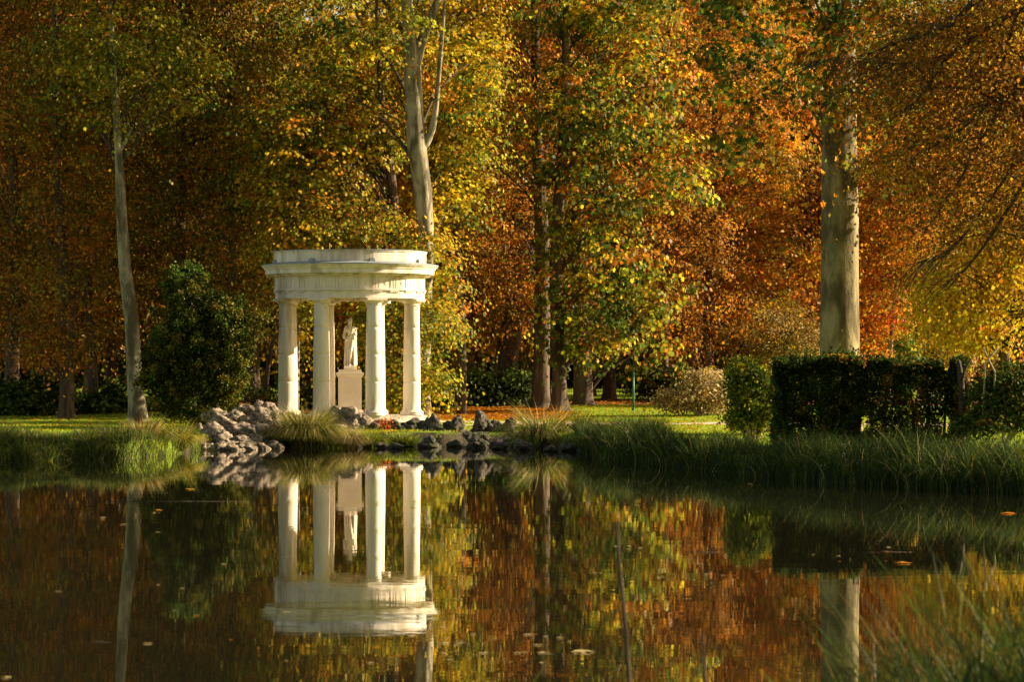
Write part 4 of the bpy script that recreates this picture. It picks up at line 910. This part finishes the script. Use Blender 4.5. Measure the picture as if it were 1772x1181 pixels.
# hedges
def hedge(label, px, D, box, n, mix, size, extra=(), name='hedge', stems=8, cat='hedge', holes=0):
    s = D/F; x0, x1 = X(box[0], D), X(box[1], D); z1 = Z(box[2], D); gz = float(hgt((x0+x1)/2, D)); dp = box[3]
    root = empty(name, ((x0+x1)/2, D, gz), label, cat)
    u = rng.random((n, 3)); 
    # surface weighted box
    ax = rng.integers(0, 5, n); 
    u[:, 0] = np.where(ax == 0, 0+.12*rng.random(n)**2, np.where(ax == 1, 1-.12*rng.random(n)**2, u[:, 0]))
    u[:, 1] = np.where(ax == 2, .16*rng.random(n)**2, np.where(ax == 3, 1-.16*rng.random(n)**2, u[:, 1]))
    u[:, 2] = np.where(ax == 4, 1-.10*rng.random(n)**2, u[:, 2])
    p = np.stack([x0+(x1-x0)*u[:, 0], D-dp/2+dp*u[:, 1], gz+(z1-gz)*u[:, 2]], 1)
    w1 = np.sin(p[:, 0]*5.1+p[:, 2]*3.3)*np.sin(p[:, 2]*4.7+p[:, 1]*4); w2 = np.sin(p[:, 2]*2.3+p[:, 0]*1.7+1)*np.sin(p[:, 1]*2.1+p[:, 2]*3.9); p += (np.stack([w1*.07+w2*.11, w1*.08+w2*.10, np.sin(p[:, 0]*6.1)*np.sin(p[:, 1]*5+p[:, 0]*2)*.06+np.sin(p[:, 0]*2.3+1)*.07*(p[:, 2]-gz)/(z1-gz)], 1))
    p += rng.normal(size=p.shape)*.045
    ns = int((x1-x0)*38); sx = rng.uniform(x0, x1, ns); sy = D-dp/2+dp*rng.random(ns); sh = .08+.34*rng.random(ns)**2.5; tt = rng.random((ns, 16))
    lean_ = rng.normal(size=(ns, 2))*.25
    q = np.stack([sx[:, None]+lean_[:, :1]*sh[:, None]*tt, sy[:, None]+lean_[:, 1:]*sh[:, None]*tt, z1-.06+sh[:, None]*tt], -1).reshape(-1, 3)+rng.normal(size=(ns*16, 3))*.022
    nf = int((x1-x0)*60); fz = gz+.2+(z1-gz-.3)*rng.random(nf); fx = rng.uniform(x0-.05, x1+.05, nf); ft = rng.random((nf, 9)); fs_ = .05+.22*rng.random(nf)**2
    q2 = np.stack([fx[:, None]+rng.normal(size=(nf, 1))*.1*ft, D-dp/2-fs_[:, None]*ft, fz[:, None]+.12*ft*rng.normal(size=(nf, 1))], -1).reshape(-1, 3)+rng.normal(size=(nf*9, 3))*.02
    p = np.concatenate([p, q, q2])
    if holes:
        hv = np.sin(p[:, 0]*3.3+1)*np.sin(p[:, 2]*4.1+.5)+.4*np.sin(p[:, 0]*9); ok = hv < 1.0-holes; p = p[ok]
    cols = pal_cols(len(p), mix, (np.floor(p[:, 0]*4)+7*np.floor(p[:, 2]*4)+60*np.floor(p[:, 1]*3)).astype(int)-int((np.floor(p[:, 0]*4)+7*np.floor(p[:, 2]*4)+60*np.floor(p[:, 1]*3)).min()))
    v, k = leaf_verts(p-np.array(root.location)[None], np.full(len(p), size), 'rhomb')
    link('foliage', npmesh('foliage', v, k, len(p), M['leaf'], cols), None, root, loc=(0, 0, 0))
    mb = MB(); r_ = random.Random(px)
    for i in range(stems):
        xx = x0+(x1-x0)*(i+.5)/stems; yy = D+r_.uniform(-.2, .2)
        mb.tube([(xx, yy, gz-.1), (xx+r_.uniform(-.1, .1), yy, (gz+z1)/2), (xx+r_.uniform(-.25, .25), yy+r_.uniform(-.1, .1), z1-.12)], [.045, .03, .012], 6, False)
        for q in range(4):
            zz = gz+(z1-gz)*r_.uniform(.3, .9); mb.tube([(xx, yy, zz), (xx+r_.uniform(-.4, .4), yy+r_.uniform(-.4, .4), zz+.25)], [.016, .006], 5, False)
    mb.build('stems', M['twig'], root); return root
hedge('tall square clipped dark green hedge block directly left of and under the thick pale trunk', 1405, 75, (1345, 1478, 623, 1.5), 42000, {'dark': 5, 'green': 4, 'brown': .7, 'gold': .12}, .075)
hedge('long dark hedge block right of the thick pale trunk', 1570, 74.4, (1472, 1668, 628, 1.3), 50000, {'dark': 5, 'green': 3, 'brown': 1.4, 'gold': .15, 'rust': .2}, .075, holes=.12)
shoot_shrub('hedge_shrub', 'loose sunlit yellow green shrub with bare pale stems left of the clipped hedge', 1303, 745, 79, [(1300, 685, 30, 46, .7), (1285, 670, 20, 34, .5), (1326, 700, 20, 40, .5), (1300, 728, 34, 20, .6)], 210, 90, {'green': 3, 'lime': 3, 'olive': 2}, {'lime': 3, 'gold': .7, 'green': 1}, .085, .42, 'dry_twig')
shrub('hedge_shrub', 'overgrown dark shrub with cut branch stubs at the right edge', 1730, 745, 73, [(1710, 690, 34, 46, .8), (1745, 680, 46, 50, .9), (1790, 690, 50, 60, .9), (1700, 730, 50, 24, .8), (1770, 655, 30, 20, .6)], 17000, {'dark': 4, 'green': 4, 'olive': 1.5, 'brown': .6}, .085, 'rhomb', 10, 'dry_twig', clr=.15)
shrub('laurel_bush', 'bright green young bush peeping over the hedge right of the thick trunk', 1565, 700, 126, [(1568, 615, 22, 34, .8), (1560, 650, 24, 24, .8)], 4200, {'lime': 3, 'green': 4}, .11, clr=.2)
shrub('laurel_bush', 'pinkish bronze bush behind the gap in the right hand hedge', 1672, 700, 126, [(1672, 612, 16, 24, .8), (1660, 640, 20, 24, .8)], 2600, {'rust': 2, 'straw': 2}, .10, clr=.2)
shrub('laurel_bush', 'dull crimson bush behind the hedge near the right edge', 1750, 700, 130, [(1750, 605, 30, 18, 1), (1720, 620, 30, 30, 1)], 3000, {'red': 2, 'brown': 2}, .13, clr=.25)
# stump in hedge gap
sb = empty('tree_stump', (X(1664, 73.6), 73.6, .5), 'dark bare upright trunk stump with cut stubs in the hedge gap at the right', 'stump')
mb = MB(); trunk_tube(mb, [P(1664, 770, 73.6), P(1665, 700, 73.6), P(1662, 650, 73.6), P(1658, 624, 73.6)], [.10, .085, .075, .05], 10)
trunk_tube(mb, [P(1663, 665, 73.6), P(1670, 640, 73.5), P(1680, 622, 73.5)], [.045, .035, .02], 8)
mb.build('trunk', M['twig'], sb)
for px0, py0, px1, py1, lb in [(1722, 645, 1700, 600, 'pale cut branch stub leaning left at the top of the right edge shrub'), (1705, 628, 1728, 602, 'pale cut branch stub leaning right beside the other stub')]:
    mb = MB(); mb.tube([P(px0-4, 720, 72.6), P(px0, py0, 72.3), P(px1, py1, 72.2)], [.028, .022, .015], 8); tag(mb.build('branch_stub', M['dry_twig']), lb, 'branch')
# bare stems showing in the sunlit shrub
# green post
gp = empty('green_post', (X(1096, 121), 121, float(hgt(X(1096, 121), 121))), 'slim green painted metal post standing on the lawn by the trees', 'post')
mb = MB(); mb.tube([(gp.location.x, 121, gp.location.z-.1), P(1096, 640, 121)], [.045, .045], 12); mb.build('pole', M['green_paint'], gp)
mb = MB(); mb.lathe([(.065, gp.location.z-.02), (.065, gp.location.z+.08), (.05, gp.location.z+.1)], gp.location.x, 121, 12); mb.build('foot', M['green_paint'], gp)
mb = MB(); mb.lathe([(.055, Z(640, 121)-.03), (.055, Z(640, 121)+.01), (.01, Z(640, 121)+.05)], gp.location.x, 121, 12); mb.build('cap', M['green_paint'], gp)

# ------------------------------------------------------------------ background trees from shared prototypes
def proto(mix, seed, n=22000, H=24, z0=2.6, R=4.6):
    ells = []; r_ = random.Random(seed)
    for i in range(13):
        t = i/12; z = z0+1.2+(H-z0-2.5)*t; rr = R*(.75+.35*math.sin(t*PI))*(1 if t < .8 else .6)
        a = r_.uniform(0, 6.3); d = r_.uniform(.1, .5)*R
        ells.append(((math.cos(a)*d, math.sin(a)*d, z), (rr*.62, rr*.62, 1.5)))
    me, cl = crown_mesh('crown', ells, n, mix, .23, 'rhomb', clr=.75, per=80)
    mb = MB(); tp, tr = trunk_tube(mb, [(0, 0, -.2), (.05, 0, 1.5), (0, .1, 5), (.15, 0, 10), (0, 0, 16), (.1, 0, H-2)], [.36, .28, .25, .2, .13, .05], 12, .15, seed, .5)
    tm = mb.mesh('trunk'); tm.materials.append(M['bark'])
    mb = MB(); limbs(mb, tp[3:], tr, cl, 45, seed, .1); bm_ = mb.mesh('branches'); bm_.materials.append(M['twig'])
    return me, tm, bm_
protos = {
 'rust': proto({'rust': 5, 'orange': 1.5, 'brown': 3, 'olive': 1.5}, 1), 'olive': proto({'olive': 5, 'green': 2, 'brown': 2, 'gold': 1}, 2), 'gold': proto({'gold': 5, 'yellow': 2, 'lime': 2, 'orange': 1}, 3),
 'orange': proto({'orange': 4, 'red': .2, 'gold': 1.8, 'rust': 3, 'brown': 1.5, 'olive': 1}, 4), 'brown': proto({'brown': 5, 'rust': 4, 'olive': 2}, 5)}
desc = {'rust': 'rust leaved', 'olive': 'olive green', 'gold': 'golden leaved', 'orange': 'orange leaved', 'brown': 'dark brown leaved'}
rows = [
 (146, [(-60, 'rust'), (70, 'brown'), (190, 'rust'), (330, 'olive'), (450, 'olive'), (560, 'gold'), (690, 'gold'), (840, 'gold'), (960, 'brown'), (1060, 'olive'), (1180, 'brown'), (1300, 'orange'), (1410, 'orange'), (1500, 'orange'), (1620, 'gold'), (1730, 'gold'), (1850, 'orange')]),
 (166, [(-30, 'brown'), (110, 'rust'), (240, 'olive'), (370, 'brown'), (500, 'gold'), (620, 'olive'), (740, 'gold'), (880, 'olive'), (1000, 'rust'), (1120, 'brown'), (1240, 'rust'), (1360, 'orange'), (1470, 'rust'), (1580, 'orange'), (1690, 'olive'), (1800, 'gold')]),
 (190, [(-50, 'rust'), (60, 'olive'), (170, 'brown'), (290, 'rust'), (400, 'olive'), (530, 'rust'), (650, 'brown'), (780, 'olive'), (900, 'brown'), (1030, 'olive'), (1150, 'rust'), (1270, 'brown'), (1390, 'olive'), (1500, 'brown'), (1640, 'rust'), (1760, 'olive')])]
rowname = {146: 'nearest row', 166: 'middle row', 190: 'farthest row'}
rb = random.Random(5)
for D0, lst in rows:
    for px, kd in lst:
        D = D0+rb.uniform(-4, 4)+(px-886)*.014; px += rb.uniform(-22, 22); bx = X(px, D); gz = float(hgt(bx, D))
        part = 'behind the left bank' if px < 420 else ('behind the temple' if px < 820 else ('right of the temple' if px < 1250 else 'behind the right hedges'))
        root = empty('background_tree', (bx, D, gz), f'{desc[kd]} background tree in the {rowname[D0]}, {part}', 'tree', f'{desc[kd]} background trees, {rowname[D0]}, {part}')
        sc = rb.uniform(.9, 1.12); root.scale = (sc, sc, sc*rb.uniform(.95, 1.1)); root.rotation_euler = (0, 0, rb.uniform(0, 6.3))
        t = rb.uniform(.8, 1.15)
        for nm, me in zip(('crown', 'trunk', 'branches'), protos[kd]):
            o = bpy.data.objects.new(nm, me); col.objects.link(o); o.parent = root
            if nm == 'crown': o.color = (t, t*rb.uniform(.9, 1.08), t, 1)
sh = empty('background_tree', (15.5, 13.5, .7), 'added unseen rust leaved tree beyond the right edge, put in to shade the foreground grass', 'tree')  # unseen tree added on the near bank only to shade the foreground grass
for nm, me in zip(('crown', 'trunk', 'branches'), protos['rust']):
    o = bpy.data.objects.new(nm, me); col.objects.link(o); o.parent = sh
# far wood
n_ = 110000; x = rng.uniform(-75, 75, n_); zc_ = 1.0+rng.random(n_)**1.25*28*(0.85+.15*np.sin(x*.35)); y = 232+rng.normal(size=n_)*4+3*np.sin(x*.5)
v, k = leaf_verts(np.stack([x, y, zc_], 1), np.full(n_, .95), 'rhomb')
ci = (np.floor((x+80)/2.5)*20+np.floor(zc_/2)).astype(int)
tag(link('far_wood', npmesh('far_wood', v, k, n_, M['leaf'], pal_cols(n_, {'dark': 4, 'olive': 2, 'brown': 3, 'green': 2}, ci)), None), 'dark far wood closing the view behind the autumn trees', 'wood', kind='stuff')
